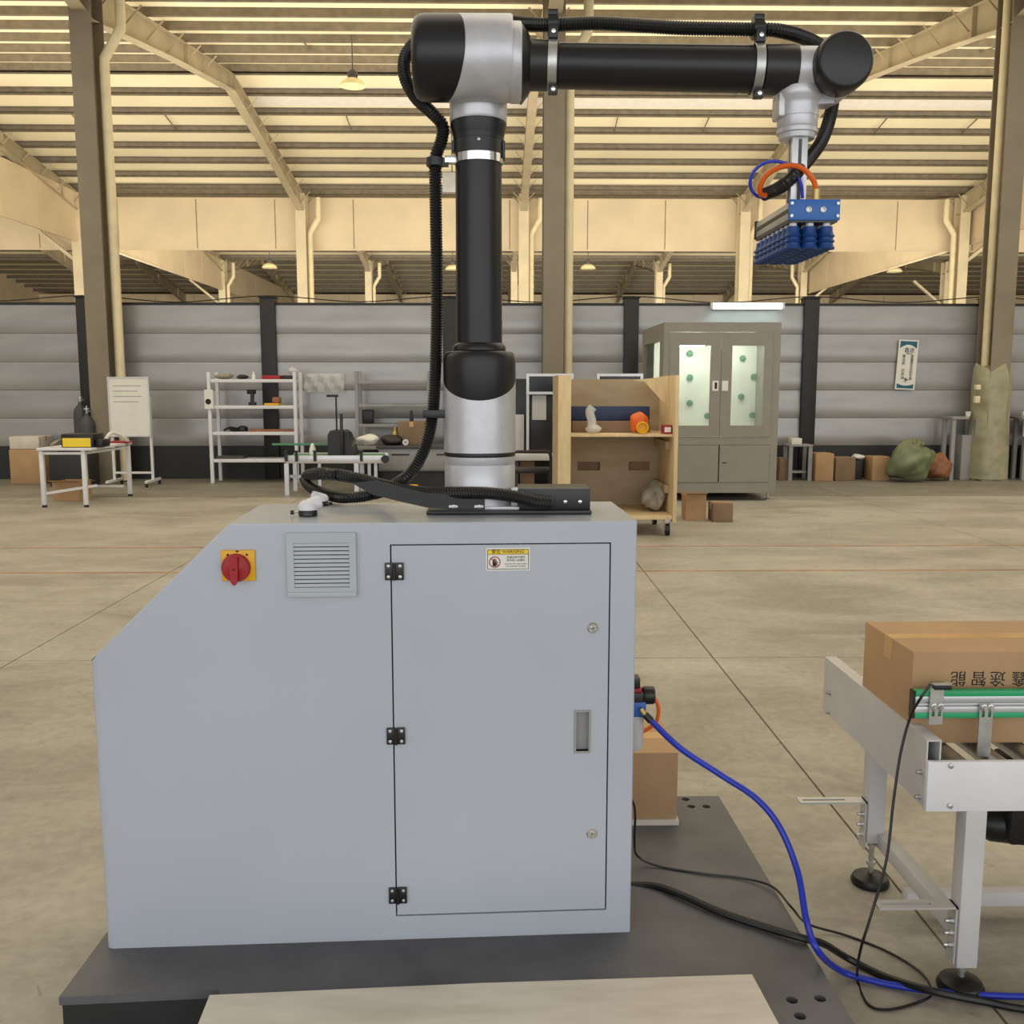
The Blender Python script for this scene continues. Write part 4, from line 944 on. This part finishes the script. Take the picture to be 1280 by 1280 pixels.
m = MB('black'); xx = pxx(311); m.cyl((xx - .07, RKY + .2, L(1) + .21), (xx + .06, RKY + .2, L(1) + .21), .035, seg=10).bar((xx, RKY + .2, L(1) + .02), (xx + .01, RKY + .2, L(1) + .2), .05).bx(xx - .05, xx + .06, RKY + .15, RKY + .25, L(1), L(1) + .05, .01); item('cordless_drill', 'black cordless drill standing on the second shelf of the white rack', 'drill', m, (xx, RKY, L(1)))
item('yellow_tray', 'yellow tray on the second shelf of the white rack', 'tray', MB('yellow').bx(pxx(329), pxx(347), RKY + .05, RKY + .35, L(1), L(1) + .035, .008), (pxx(338), RKY, L(1)))
item('tool_bag', 'small dark tool bag in the yellow tray on the second shelf', 'bag', MB('copper').bx(pxx(338), pxx(347), RKY + .1, RKY + .3, L(1) + .036, L(1) + .13, .02), (pxx(342), RKY, L(1) + .036))
m = MB('black'); xx = pxx(288); m.tube([(xx - .15, RKY + .1, L(2) + .02), (xx - .05, RKY + .15, L(2) + .06), (xx + .08, RKY + .2, L(2) + .02)], .02, 6); m.blob((xx, RKY + .2, L(2) + .03), (.1, .08, .04), .1, 5, 2); item('cable_pile', 'black cable pile at the left of the third rack shelf', 'cable', m, (xx, RKY, L(2)))
m = MB('black'); m.lathe((pxx(298), RKY + .2, L(2)), up, [(.075, 0), (.08, .03), (.075, .07), (.03, .09)], 14); item('cable_reel', 'round black cable reel on the third rack shelf', 'reel', m, (pxx(298), RKY, L(2)))
m = MB('copper'); m.bx(pxx(306), pxx(365), RKY + .12, RKY + .3, L(2), L(2) + .035, .01); item('tool_roll', 'long dark red tool roll lying on the third rack shelf', 'tool roll', m, (pxx(335), RKY, L(2)))
item('grey_tray', 'flat dark tray on the bottom shelf of the white rack', 'tray', MB('darkgrey').bx(pxx(266), pxx(300), RKY + .05, RKY + .4, L(3), L(3) + .04, .01), (pxx(280), RKY, L(3)))
sg = thing('hang_tag', 'white paper sheet with a dark round mark hanging on the left rack upright', 'sheet', (pxx(260), RKY - .03, 1.2))
a, b = A(256, 511, RKY - .045), A(266, 487, RKY - .045)
MB('paper').bx(a.x, b.x, RKY - .048, RKY - .042, a.z, b.z).build('sheet', sg)
MB('ink').lathe(((a.x + b.x) / 2 - .01, RKY - .048, a.z + .11), fr, [(.045, 0), (.045, .001)], 16).build('round_mark', sg)

# clear sheet pinned up, second rack, workbench
a, b = A(381, 490, 15.78), A(430, 467, 15.78)
m = MB('clearbag'); R = []
for i in range(7):
    R.append([m.v((a.x + (b.x - a.x) * j / 12, 15.78 - .03 * math.sin(j * 1.7 + i) - .01 * (i % 3), a.z + (b.z - a.z) * i / 6)) for j in range(13)])
for p, q in zip(R, R[1:]):
    for j in range(12): m.f([p[j], p[j + 1], q[j + 1], q[j]], True)
    for j in range(12): m.f([p[j], q[j], q[j + 1], p[j + 1]], True) if False else None
item('plastic_sheet', 'clear plastic sheet hung on the partition between the two racks', 'sheet', m, (a.x, 15.78, a.z))
x0b, x1b, zsb, rk2 = rack('grey metal shelf rack with open shelves behind the grey workbench', 446, 536, 15.2, .4, 464, (476, 505, 530, 558), 'grey')
zb0 = lambda k: zsb[k] + .001
item('speaker_box', 'small black box standing on the third shelf of the grey rack', 'box', MB('black').bx(pxx(452, 15.2), pxx(465, 15.2), 15.25, 15.45, zb0(2), zb0(2) + .22, .01), (pxx(458, 15.2), 15.25, zb0(2)))
for px, lb in ((507, 'short black bottle on the carton, left of the taller one'), (514, 'taller black bottle standing on the carton on the workbench')): pass
# grey workbench cabinet
WY0 = 14.2
a, b = A(476, 597, WY0), A(560, 557, WY0); wz_ = b.z
wb = thing('workbench', 'grey workbench cabinet with drawers and dark top, behind the hose', 'workbench', ((a.x + b.x) / 2, WY0, 0))
xw0, xw1 = a.x - .03, A(640, 557, WY0).x
MB('grey').bx(xw0, xw1, WY0, WY0 + .65, .27, wz_ - .04, .005).build('bench_body', wb)
MB('skirt').bx(xw0 + .05, xw1 - .05, WY0 + .05, WY0 + .6, .001, .27).build('plinth', wb)
MB('darkgrey').bx(xw0 - .03, xw1 + .03, WY0 - .04, WY0 + .69, wz_ - .04, wz_, .004).build('bench_top', wb)
wd = (xw1 - xw0) / 3
for k in range(3):
    d = MB('grey').bx(xw0 + wd * k + .01, xw0 + wd * (k + 1) - .01, WY0 - .012, WY0, .6, wz_ - .06, .003).build('drawer', wb)
    MB('black').bx(xw0 + wd * (k + .3), xw0 + wd * (k + .7), WY0 - .022, WY0 - .012, wz_ - .14, wz_ - .12).build('handle', d)
    MB('grey').bx(xw0 + wd * k + .01, xw0 + wd * (k + 1) - .01, WY0 - .012, WY0, .29, .59, .003).build('cabinet_door', wb)
bt = wz_ + .001; wxx = lambda px: A(px, 550, WY0 + .2).x
c3 = thing('cardboard_box', 'brown carton on the grey workbench below the black hose clip', 'box', (wxx(513), WY0 + .3, bt)); c3h = A(513, 527, WY0 + .2).z
MB('carddark').bx(wxx(498), wxx(531), WY0 + .2, WY0 + .5, bt, c3h, .006).build('carton', c3); MB('tape').bx(wxx(512), wxx(517), WY0 + .198, WY0 + .502, c3h - .08, c3h + .001).build('tape', c3)
m = MB('black'); m.lathe((wxx(514), WY0 + .3, c3h + .001), up, [(.03, 0), (.03, .1), (.02, .12), (.02, .16)], 10); item('dark_bottle', 'black bottle standing on the carton on the grey workbench', 'bottle', m, (wxx(514), WY0 + .3, c3h))
m = MB('brass'); m.lathe((wxx(493), WY0 + .35, bt), up, [(.05, 0), (.05, .14), (.04, .19), (.03, .2), (.03, .26)], 12); item('metal_can', 'brass-coloured can standing left of the carton on the workbench', 'can', m, (wxx(493), WY0 + .35, bt))
m = MB('black'); m.blob((wxx(490), WY0 + .15, bt + .07), (.17, .12, .08), .1, 6, 3); item('equipment_bag', 'black equipment bag lying on the grey workbench', 'bag', m, (wxx(488), WY0 + .15, bt))
m = MB('whiteplastic'); m.lathe((wxx(508), WY0 + .1, bt + .045), fr, [(.045, 0), (.045, .05), (.02, .051), (.02, .01)], 16); item('tape_roll', 'white tape roll standing on edge at the front of the workbench', 'tape roll', m, (wxx(508), WY0 + .1, bt))
# mini belt conveyor bench in front
MY = 13.4
zt2 = A(400, 572, MY).z
mc = thing('mini_conveyor', 'low aluminium mini conveyor bench with green belt, left of the robot hose', 'conveyor', (A(420, 600, MY).x, MY, 0))
xm0, xm1 = A(357, 570, MY).x, A(480, 570, MY).x
MB('alu').bx(xm0, xm1, MY - .02, MY + .03, zt2 - .08, zt2 + .03, .004).build('side_rail', mc)
MB('alu').bx(xm0, xm1, MY + .55, MY + .6, zt2 - .08, zt2 + .03, .004).build('side_rail', mc)
MB('greentop').bx(xm0 + .02, xm1 - .05, MY + .032, MY + .548, zt2 - .05, zt2 + .02, .01).build('belt', mc)
MB('black').cyl((xm1 + .02, MY - .06, zt2 - .02), (xm1 + .02, MY - .02, zt2 - .02), .055, seg=16).build('drive_wheel', mc)
for px in (359, 446):
    x = A(px, 600, MY).x
    for y in (MY, MY + .57): MB('alu').bx(x - .03, x + .03, y - .03, y + .03, .001, zt2 - .08).build('leg', mc)
for px in (400, 462, 470):
    x = A(px, 600, MY + .3).x; MB('alu').bx(x - .022, x + .022, MY + .28, MY + .32, .001, zt2 - .052).build('leg', mc)
MB('alu').bx(xm0, xm1 - .3, MY + .26, MY + .3, .22, .26).build('stretcher', mc)
mt_ = zt2 + .032
for px in (358, 371, 394, 452): 
    x = A(px, 565, MY + .005).x; m = MB('black'); m.bx(x - .02, x + .02, MY - .04, MY - .021, zt2 - .05, zt2 + .09).cyl((x, MY - .03, zt2 + .09), (x, MY - .03, zt2 + .1), .035, seg=10); m.build('guide_clamp', mc)
MB('greentop').bx(xm0 - .3, xm1 - .4, MY + .5, MY + .53, zt2 + .14, zt2 + .17, .004).build('guide_strip', mc)
tz2 = zt2 + .021; q = A(428, 560, MY + .25)
pm = thing('print_station', 'black hooded printing unit with a thin mast on the mini conveyor', 'machine', (q.x, MY + .28, tz2))
m = MB('black'); hs = A(428, 538, MY + .2).z
m.plate(XZ, [(A(411, 560, MY + .2).x, tz2 + .001), (A(446, 560, MY + .2).x, tz2 + .001), (A(436, 545, MY + .2).x, hs - .04), (A(431, 540, MY + .2).x, hs), (A(414, 538, MY + .2).x, hs), (A(411, 545, MY + .2).x, hs - .06)], [], MY + .1, MY + .5); m.build('hood', pm)
mx = A(427, 540, MY + .05).x
MB('black').bx(mx - .02, mx + .02, MY + .03, MY + .07, A(427, 574, MY).z, A(427, 517, MY).z, .004).build('mast', pm)
mx2 = A(421, 540, MY + .3).x
MB('black').cyl((mx2, MY + .3, hs), (mx2, MY + .3, A(421, 494, MY + .3).z), .012, seg=8).build('mast_rod', pm)
m = MB('black'); zt3 = A(421, 495, MY + .3).z; m.bx(mx2 - .13, mx2 + .03, MY + .27, MY + .33, zt3 - .015, zt3 + .02, .005); m.build('mast_head', pm)
m = MB('paper'); m.blob((A(461, 550, WY0 + .2).x, WY0 + .2, bt + .07), (.15, .11, .08), .15, 12, 3); item('white_bag', 'crumpled white bag on the left end of the grey workbench', 'bag', m, (A(462, 550, WY0 + .2).x, WY0 + .2, bt))
m = MB('paper'); x = A(392, 548, MY + .4).x; m.lathe((x, MY + .3, tz2 + .001), up, [(.05, 0), (.045, .08), (.02, .15), (.01, .16)], 12); item('paper_cone', 'small white cone standing on the mini conveyor belt', 'cone', m, (x, MY + .3, tz2))
x = A(518, 607, 13.2).x
item('orange_hand_lamp', 'small orange tool on the floor behind the hose and robot base', 'tool', MB('yellow').bx(x - .1, x + .05, 13.2, 13.35, .001, .16, .03), (x, 13.2, 0))

# ---------------------------------------------------------------- behind the crate: framed test station
TY = 12.6
ts = thing('test_station', 'black test station under an aluminium frame, left of the wooden crate cart', 'machine', (A(680, 600, TY).x, TY, 0))
X0, X1 = A(640, 500, TY).x, A(812, 500, TY).x
zt_ = A(680, 571, TY).z
MB('greypaint').bx(X0, X1, TY, TY + .7, zt_ - .05, zt_ + .03, .004).build('tabletop', ts)
for x in (X0 + .05, X1 - .05):
    for y in (TY + .05, TY + .65): MB('darkgrey').bx(x - .03, x + .03, y - .03, y + .03, .001, zt_ - .05).build('leg', ts)
MB('skirt').bx(X0, X1, TY + .1, TY + .65, .12, .16).build('lower_shelf', ts)
MB('screen').bx(X0, X1, TY + .62, TY + .7, .16, zt_ - .05).build('back_panel', ts)
MB('black').bx(X0, A(706, 500, TY).x, TY + .55, TY + .7, zt_ + .032, A(640, 473, TY).z, .01).build('rear_cabinet', ts)
for pa, pb in ((658, 717), (746, 804)):
    a, b = A(pa, 493, TY + .1), A(pb, 467, TY + .1)
    fo = MB('alu').plate(XZ, rect(a.x, b.x, a.z, b.z), [rect(a.x + .035, b.x - .035, a.z + .035, b.z - .035)], TY + .1, TY + .14).build('display_frame', ts)
    MB('screen').bx(a.x + .034, b.x - .034, TY + .115, TY + .15, a.z + .034, b.z - .034).build('display', fo)
    for x in (a.x + .02, b.x - .02): MB('alu').bx(x - .018, x + .018, TY + .16, TY + .2, zt_ + .031, b.z).build('frame_post', ts)
a, b = A(665, 525, TY + .2), A(683, 494, TY + .2)
st = thing('film_wrapped_unit', 'grey unit wrapped in clear film on the black test station', 'unit', ((a.x + b.x) / 2, TY + .3, zt_ + .031))
MB('black').bx(a.x - .03, b.x + .18, TY + .22, TY + .45, zt_ + .031, b.z + .02, .01).build('housing', st)
m = MB('clearbag'); m.bx(a.x, b.x, TY + .19, TY + .219, a.z, b.z, .01); m.build('film_window', st)
a, b = A(647, 566, TY + .1), A(655, 520, TY + .1)
item('display_card', 'pale card propped on the test station beside the robot base', 'card', MB('greypaint').bx(X0 + .02, A(656, 540, TY).x, TY + .3, TY + .33, zt_ + .031, A(650, 519, TY).z, .004), (X0, TY + .3, zt_ + .031))
carton('small open carton on the shelf below the test station', 651, 668, 577, 587, TY + .25, .3, 'carddark', True, base=.162)
ch = thing('office_chair', 'black framed chair pushed under the test station', 'chair', (A(670, 600, 12.0).x, 12.05, 0))
xc = A(672, 560, 12.0).x
MB('black').tube([(xc - .35, 12.0, .6), (xc - .3, 12.0, .69), (xc - .1, 12.0, .7), (xc + .1, 12.0, .7), (xc + .16, 12.0, .66), (xc + .17, 12.0, .45), (xc + .17, 12.0, .02)], .02, 8, n=6).build('frame_tube', ch)
MB('black').tube([(xc - .35, 12.4, .6), (xc - .35, 12.4, .02)], .02, 8, n=2).build('leg', ch)
MB('black').tube([(xc + .17, 12.4, .45), (xc + .17, 12.4, .02)], .02, 8, n=2).build('leg', ch)
MB('black').tube([(xc - .35, 12.0, .6), (xc - .35, 12.0, .02)], .02, 8, n=2).build('leg', ch)
MB('black').bx(xc - .36, xc + .18, 11.99, 12.42, .43, .48, .02).build('seat', ch)

# ---------------------------------------------------------------- wooden crate cart
KY, KD = 9.6, .95
a, b = A(697, 640, KY), A(849, 469, KY); kz0 = .17; kz1 = b.z
cc = thing('crate_cart', 'open plywood crate cart on castors with a shelf, right of the robot base', 'cart', ((a.x + b.x) / 2, KY + KD / 2, 0))
fwl = A(713, 600, KY).x; fwr = A(839, 600, KY).x
MB('wood').bx(a.x, fwl, KY - .02, KY + .04, kz0, kz1, .003).build('front_post', cc)
MB('ply').bx(a.x, a.x + .025, KY + .041, KY + KD, kz0, kz1).build('side_panel', cc)
MB('wood').bx(fwr + .02, b.x, KY - .02, KY + KD, kz0 - .03, kz1, .003).build('side_panel', cc)
bz = lambda py: A(760, py, KY + KD).z; bxp = lambda px: A(px, 560, KY + KD).x
hz0, hz1 = bz(588), bz(577)
MB('ply').plate(XZ, rect(a.x + .026, fwr + .019, kz0, bz(474)), [rect(bxp(722), bxp(750), hz0, hz1), rect(bxp(786), bxp(812), hz0, hz1)], KY + KD - .02, KY + KD).build('back_panel', cc)
MB('carddark').bx(bxp(715), bxp(818), KY + KD + .03, KY + KD + .04, hz0 - .05, hz1 + .05).build('slot_backing', cc)
sz = A(770, 543, KY + .05).z
MB('wood').bx(fwl + .001, fwr + .019, KY + .045, KY + KD - .021, sz - .025, sz, .002).build('shelf', cc)
MB('wood').bx(a.x + .026, fwr + .019, KY, KY + KD - .021, kz0, kz0 + .04, .002).build('floor_board', cc)
m = MB('wood'); q = A(796, 490, KY + .02); m.plate(XZ, [(A(796, 469, KY).x, A(796, 475, KY).z), (fwr + .019, A(840, 470, KY).z), (fwr + .019, A(840, 512, KY).z), (A(812, 480, KY).x, A(800, 477, KY).z)], [], KY + .32, KY + .345); m.build('corner_gusset', cc)
for z_ in (sz - .16, kz0 + .25): MB('ply').bx(fwr - .03, fwr + .019, KY + .2, KY + KD - .022, z_, z_ + .08).build('side_batten', cc)
for x in (a.x + .1, fwr - .02):
    for y in (KY + .06, KY + KD - .1):
        k_ = MB('steel').bx(x - .03, x + .03, y - .03, y + .03, kz0 - .025, kz0 - .001); k_.bx(x - .03, x - .024, y - .02, y + .02, .05, kz0 - .024).bx(x + .024, x + .03, y - .02, y + .02, .05, kz0 - .024); k_ = k_.build('castor', cc)
        MB('rubber').cyl((x - .02, y, .062), (x + .02, y, .062), .06, seg=16).build('wheel', k_)
s1 = sz + .001; KX = lambda px, d=.5: A(px, 530, KY + d).x
fh = A(760, 526, KY + .5).z
rl = thing('spare_rail', 'long blue rail strip lying on a wooden block on the crate shelf', 'rail', (KX(764), KY + .5, s1))
MB('carddark').bx(KX(715), KX(812), KY + .45, KY + .75, s1, fh, .01).build('support_block', rl)
MB('inknavy').bx(KX(714), KX(812), KY + .5, KY + .7, fh + .001, A(760, 508, KY + .5).z, .01).build('blue_strip', rl)
m = MB('orange'); m.blob((KX(799, .25), KY + .25, s1 + .11), (.09, .09, .11), .2, 2, 3); item('orange_bag', 'crumpled orange bag on the crate shelf behind the yellow roll', 'bag', m, (KX(799, .25), KY + .25, s1))
m = MB('yellow'); m.lathe((KX(803, .1), KY + .13, s1 + .046), fr, [(.06, 0), (.062, .05), (.05, .055), (.038, .02)], 20); m.bm.transform(Matrix.Translation((0, 0, .019))); item('yellow_roll', 'yellow roll on the front edge of the crate shelf', 'roll', m, (KX(803, .1), KY + .1, s1))
m = MB('clearbag'); m.tube([(KX(739, .2), KY + .2, s1 + .03), (KX(740, .2), KY + .2, s1 + .12), (KX(737, .2), KY + .2, s1 + .22), (KX(741, .2), KY + .2, s1 + .27)], .045, 8); m.blob((KX(742, .2), KY + .2, s1 + .05), (.08, .06, .05), .2, 3, 2); item('clear_bag', 'twisted clear plastic bag standing on the left of the crate shelf', 'bag', m, (KX(740, .2), KY + .2, s1))
rb_ = thing('parts_box', 'small red and white box on the right of the crate shelf', 'box', (KX(836, .1), KY + .15, s1))
MB('signred').bx(KX(829, .1), fwr + .012, KY + .08, KY + .22, s1, s1 + .09, .004).build('box_body', rb_); MB('paper').bx(KX(830.5, .1), fwr - .0, KY + .078, KY + .08, s1 + .02, s1 + .07).build('paper_label', rb_)
m = MB('greybag'); m.blob((KX(818, .4), KY + .4, kz0 + .19), (.13, .15, .15), .16, 9, 4); item('grey_sack', 'grey plastic sack slumped on the crate cart floor', 'sack', m, (KX(820, .4), KY + .4, kz0 + .04))

# ---------------------------------------------------------------- grey test chamber
HY, HD = 12.62, 1.9
a, b = A(826, 618, HY), A(977, 403, HY); hz0 = .11; hx0, hx1, hz1 = a.x, b.x, b.z
tcn = thing('test_chamber', 'tall grey steel chamber with two lit glass doors on levelling feet', 'cabinet', ((hx0 + hx1) / 2, HY + HD / 2, 0))
HZ = lambda py: A(900, py, HY).z; HX = lambda px: A(px, 480, HY).x
t = .04
# shell: front frame with openings, top, bottom, back, right side, left side with window
MB('chamber').plate(XZ, rect(hx0, hx1, hz0, hz1), [rect(HX(836), HX(965), HZ(546), HZ(415)), rect(HX(838), HX(965), HZ(603), HZ(556))], HY, HY + t).build('front_frame', tcn)
m = MB('chamber'); m.bx(hx0, hx1, HY + t, HY + HD, hz1 - t, hz1).bx(hx0, hx1, HY + t, HY + HD, hz0, hz0 + t).bx(hx0 + t, hx1, HY + HD - t, HY + HD, hz0 + t, hz1 - t).bx(hx1 - t, hx1, HY + t, HY + HD - t, hz0 + t, hz1 - t); m.build('shell', tcn)
m = MB('chamber'); m.plate(lambda u, v, w_: (w_, u, v), rect(HY + t, HY + HD - t, hz0 + t, hz1 - t), [rect(HY + .3, HY + HD - .25, HZ(480), HZ(425))], hx0, hx0 + t); m.build('side_wall', tcn)
MB('glass').bx(hx0 + .015, hx0 + .021, HY + .3, HY + HD - .25, HZ(480), HZ(425)).build('side_pane', tcn)
m = MB('chamberin'); m.bx(hx0 + t + .001, hx1 - t - .001, HY + 1.0, HY + 1.03, HZ(548), hz1 - t).bx(hx0 + t + .001, hx1 - t - .001, HY + .06, HY + 1.0, HZ(550), HZ(548)); m.build('inner_liner', tcn)
for px, py in ((862, 442), (862, 472), (862, 504), (884, 520), (928, 448), (942, 471), (926, 496), (940, 519)):
    q = A(px, py, HY + 1.0); MB('greentop').lathe((q.x, HY + .999, q.z), fr, [(.045, 0), (.045, .03), (.02, .04)], 10).build('knob', tcn)
MB('lamp').bx(HX(850) , HX(890), HY + .5, HY + .6, HZ(432), HZ(426)).build('interior_lamp', tcn)
MB('lamp').bx(HX(915) , HX(955), HY + .5, HY + .6, HZ(424), HZ(420)).build('interior_lamp', tcn)
mid = HX(900.5)
for x0_, x1_, wx0, wx1, hp_ in ((HX(836) + .004, mid - .003, HX(848.5), HX(887.5), 894), (mid + .003, HX(965) - .004, HX(914), HX(954), 906)):
    d = MB('chamber').plate(XZ, rect(x0_, x1_, HZ(546) + .004, HZ(415) - .004), [rect(wx0, wx1, HZ(532), HZ(432))], HY - .012, HY + .02).build('door', tcn)
    MB('glass').bx(wx0, wx1, HY, HY + .006, HZ(532), HZ(432)).build('pane', d)
    h = MB('paper').bx(HX(hp_ - 3.8), HX(hp_ + 3.8), HY - .018, HY - .012, HZ(488.5), HZ(476)).build('handle', d) 
    d2 = MB('chamber').bx(x0_ + .01, x1_, HY - .01, HY + .02, HZ(603) + .004, HZ(556) - .004).build('lower_door', tcn)
MB('ink').bx(HX(893), HX(896), HY - .02, HY - .018, HZ(486), HZ(478)).build('handle_grip', tcn)
q = A(905, 579, HY); MB('ink').bx(q.x - .03, q.x + .03, HY - .014, HY - .0101, q.z, q.z + .012).build('latch', tcn)
MB('whiteplastic').bx(hx1 + .001, hx1 + .03, HY + .2, HY + .25, HZ(487), HZ(424)).build('side_strip', tcn)
for x in (hx0 + .1, hx1 - .08):
    for y in (HY + .08, HY + HD - .1): MB('steel').cyl((x, y, 0.03), (x, y, hz0), .02, seg=8).lathe((x, y, 0), up, [(.05, .001), (.05, .015), (.02, .035)], 12).build('foot', tcn)
for px0, px1, pyt, pyb, Y, lb, fl_ in ((857, 883, 619, 650, 10.75, 'taller brown carton with open white-edged flaps on the floor by the crate cart', True), (891, 917, 629, 652, 10.62, 'smaller reddish brown carton on the floor before the grey chamber', False)):
    c_, h_ = carton(lb, px0, px1, pyt, pyb, Y, .26, 'cardboard' if fl_ else 'carddark', fl_)

# LED tube lamp on the partition
a, b = A(892, 386, 15.7), A(978, 378, 15.7)
lt = thing('led_tube_lamp', 'glowing white tube lamp mounted on the partition top above the grey chamber', 'lamp', ((a.x + b.x) / 2, 15.75, a.z))
MB('tube').cyl((a.x, 15.74, (a.z + b.z) / 2), (b.x, 15.74, (a.z + b.z) / 2), .04, seg=12).build('lit_tube', lt)
for x in (a.x - .02, b.x + .02): MB('white').bx(x - .02, x + .02, 15.7, 15.78, a.z, b.z).build('end_cap', lt)
MB('white').bx(a.x, b.x, 15.785, 15.8, a.z, b.z).build('backing', lt)

# poster
PYY = 15.83
a, b = A(1118, 487, PYY), A(1149, 425, PYY); Wp, Hp = b.x - a.x, b.z - a.z
po = thing('poster', 'narrow white wall poster with blue bands and vertical black writing', 'poster', ((a.x + b.x) / 2, PYY, a.z))
PX = Matrix.Translation(((a.x + b.x) / 2, PYY, (a.z + b.z) / 2)) @ Matrix.Rotation(math.radians(2.5), 4, 'Y')
MB('paper', PX).bx(-Wp / 2 + .02, Wp / 2 - .02, -.004, .002, -Hp / 2, Hp / 2).build('sheet', po)
w2 = Wp / 2 - .045; h2_ = Hp / 2 - .02
arc = lambda s_, n=12: [(-w2 + 2 * w2 * i / n, s_ * (h2_ - (.055 if s_ > 0 else .045) - (.06 if s_ > 0 else .03) * (1 - math.sin(PI * i / n)))) for i in range(n + 1)]
m = MB('inkblue', PX); m.plate(XZ, arc(1) + [(w2, h2_), (-w2, h2_)], [], -.006, -.004); m.build('top_band', po)
m = MB('inkblue', PX); m.plate(XZ, arc(-1) + [(w2, -h2_), (-w2, -h2_)], [], -.006, -.004); m.build('bottom_band', po)
m = MB('inknavy', PX); TT = lambda x, z: Matrix.Translation((x, -.006, z)) @ Matrix.Rotation(PI / 2, 4, 'X')
m.text('鑫途', .085, TT(.02, Hp * .29), .001); m.text('智能科技', .025, TT(.02, Hp * .225), .001); m.build('heading', po)
m = MB('ink', PX)
for i, chh in enumerate('质量是企业的生命'): m.text(chh, .058, TT(.075, Hp * .17 - i * .052), .001)
for i, chh in enumerate('重品质 创效益'):
    if chh != ' ': m.text(chh, .058, TT(-.06, Hp * .17 - i * .058), .001)
m.build('lettering', po)
m = MB('grey', PX); m.bx(-.01, .01, -.0055, -.004, -Hp * .36, -Hp * .25).box((.0, -.005, -Hp * .29), (.09, .001, .02), rot=Matrix.Rotation(.5, 3, 'Y')).box((.0, -.005, -Hp * .31), (.09, .001, .014), rot=Matrix.Rotation(-.4, 3, 'Y')); m.build('motif', po)

# ---------------------------------------------------------------- right, along the partition
BYY = 15.35
sx = lambda px: A(px, 580, BYY).x
sb = thing('side_table', 'small grey side table with a white block on it by the grey chamber', 'table', (sx(1000), BYY, 0))
zt4 = A(1000, 556, BYY).z
MB('grey').bx(sx(986), sx(1016), BYY, BYY + .35, zt4 - .03, zt4, .004).build('tabletop', sb)
for x in (sx(987) + .02, sx(1013) - .0):
    for y in (BYY + .03, BYY + .32): MB('grey').bx(x - .03, x + .03, y - .02, y + .02, .001, zt4 - .03).build('leg', sb)
MB('grey').bx(sx(990), sx(1011), BYY + .1, BYY + .3, .12, .15).build('shelf', sb)
item('white_block', 'white block lying on the small grey side table', 'block', MB('paper').bx(sx(990), sx(1003), BYY + .06, BYY + .25, zt4 + .001, zt4 + .1, .008), (sx(996), BYY, zt4))
carton('brown carton partly behind the right edge of the grey chamber', 974, 986, 573, 596, 15.45, .3, 'carddark')
carton('tall brown carton standing right beside the grey side table', 1019, 1043, 567, 596, 15.3, .4)
carton('lower darker carton, second to the right of the grey side table', 1044, 1070, 572, 596, 15.35, .35, 'carddark')
carton('brown carton just left of the green sack', 1090, 1113, 571, 596, 15.35, .35)
item('waste_bin', 'dark bin left of the carton beside the green sack', 'bin', MB('skirt').bx(sx(1075), sx(1085), BYY + .22, BYY + .4, .001, .315, .01), (sx(1080), BYY + .3, 0))
m = MB('paper'); m.blob((sx(1081), BYY + .3, .365), (.11, .09, .05), .2, 5, 2); item('crumpled_paper', 'crumpled white paper lying on top of the dark bin', 'paper', m, (sx(1081), BYY + .3, .316))
m = MB('greenbag'); q = A(1139, 575, 15.1); m.blob((q.x, 15.15, .33), (.33, .28, .31), .14, 21, 4); m.blob((q.x + .04, 15.15, .6), (.16, .14, .09), .3, 23, 4)
item('green_sack', 'large knotted green woven sack on the floor by the partition', 'sack', m, (q.x, 15.15, 0))
m = MB('copper'); q = A(1176, 580, 15.3); m.blob((q.x + .0, 15.38, .23), (.2, .18, .22), .12, 31, 4)
item('brown_sack', 'reddish brown sack between the green sack and the right workbench', 'sack', m, (q.x, 15.35, 0))
# right workbench
RY2 = 15.35; zt5 = A(1200, 521, RY2).z
wr_ = thing('side_workbench', 'grey workbench behind the film-wrapped column at the right edge', 'workbench', (A(1230, 560, RY2).x, RY2, 0))
xa_, xb2 = A(1190, 540, RY2).x, A(1300, 540, RY2).x
RYb = 15.62
MB('grey').bx(xa_, 7.6, RY2, PY - .12, zt5 - .04, zt5, .004).build('tabletop', wr_)
MB('grey').bx(8.45, 10.2, RY2, PY - .12, zt5 - .04, zt5, .004).build('tabletop', wr_)
MB('grey').bx(7.601, 8.449, 15.79, PY - .12, zt5 - .04, zt5).build('tabletop', wr_)
for x in (xa_ + .04, xa_ + .42, 8.55, 10.1):
    for y in (RY2 + .05, PY - .2): MB('grey').bx(x - .03, x + .03, y - .03, y + .03, .001, zt5 - .04).build('leg', wr_)
MB('greypaint').bx(8.5, 10.15, RY2 + .02, RY2 + .05, zt5 - .32, zt5 - .041).build('apron', wr_)
MB('grey').bx(xa_ + .46, 7.55, RY2 + .1, PY - .2, .001, zt5 - .3, .01).build('side_cupboard', wr_)
item('dark_machine', 'dark machine on the floor under the right workbench', 'machine', MB('carddark').bx(8.62, 10.0, RY2 + .1, PY - .25, .001, .55, .02), (9, RY2, 0))
item('white_roll', 'pale roll lying on the right workbench top beyond the column', 'roll', MB('paper').cyl((8.5, RY2 + .1, zt5 + .041), (9.1, RY2 + .1, zt5 + .041), .04, seg=12), (8.8, RY2, zt5))
item('white_cup', 'small white cup on the workbench left of the film-wrapped column', 'cup', MB('paper').lathe((A(1211, 515, RY2 + .1).x, RY2 + .12, zt5 + .001), up, [(.035, 0), (.045, .08), (.04, .08), (.03, .005)], 14), (A(1211, 515, RY2).x, RY2 + .12, zt5))
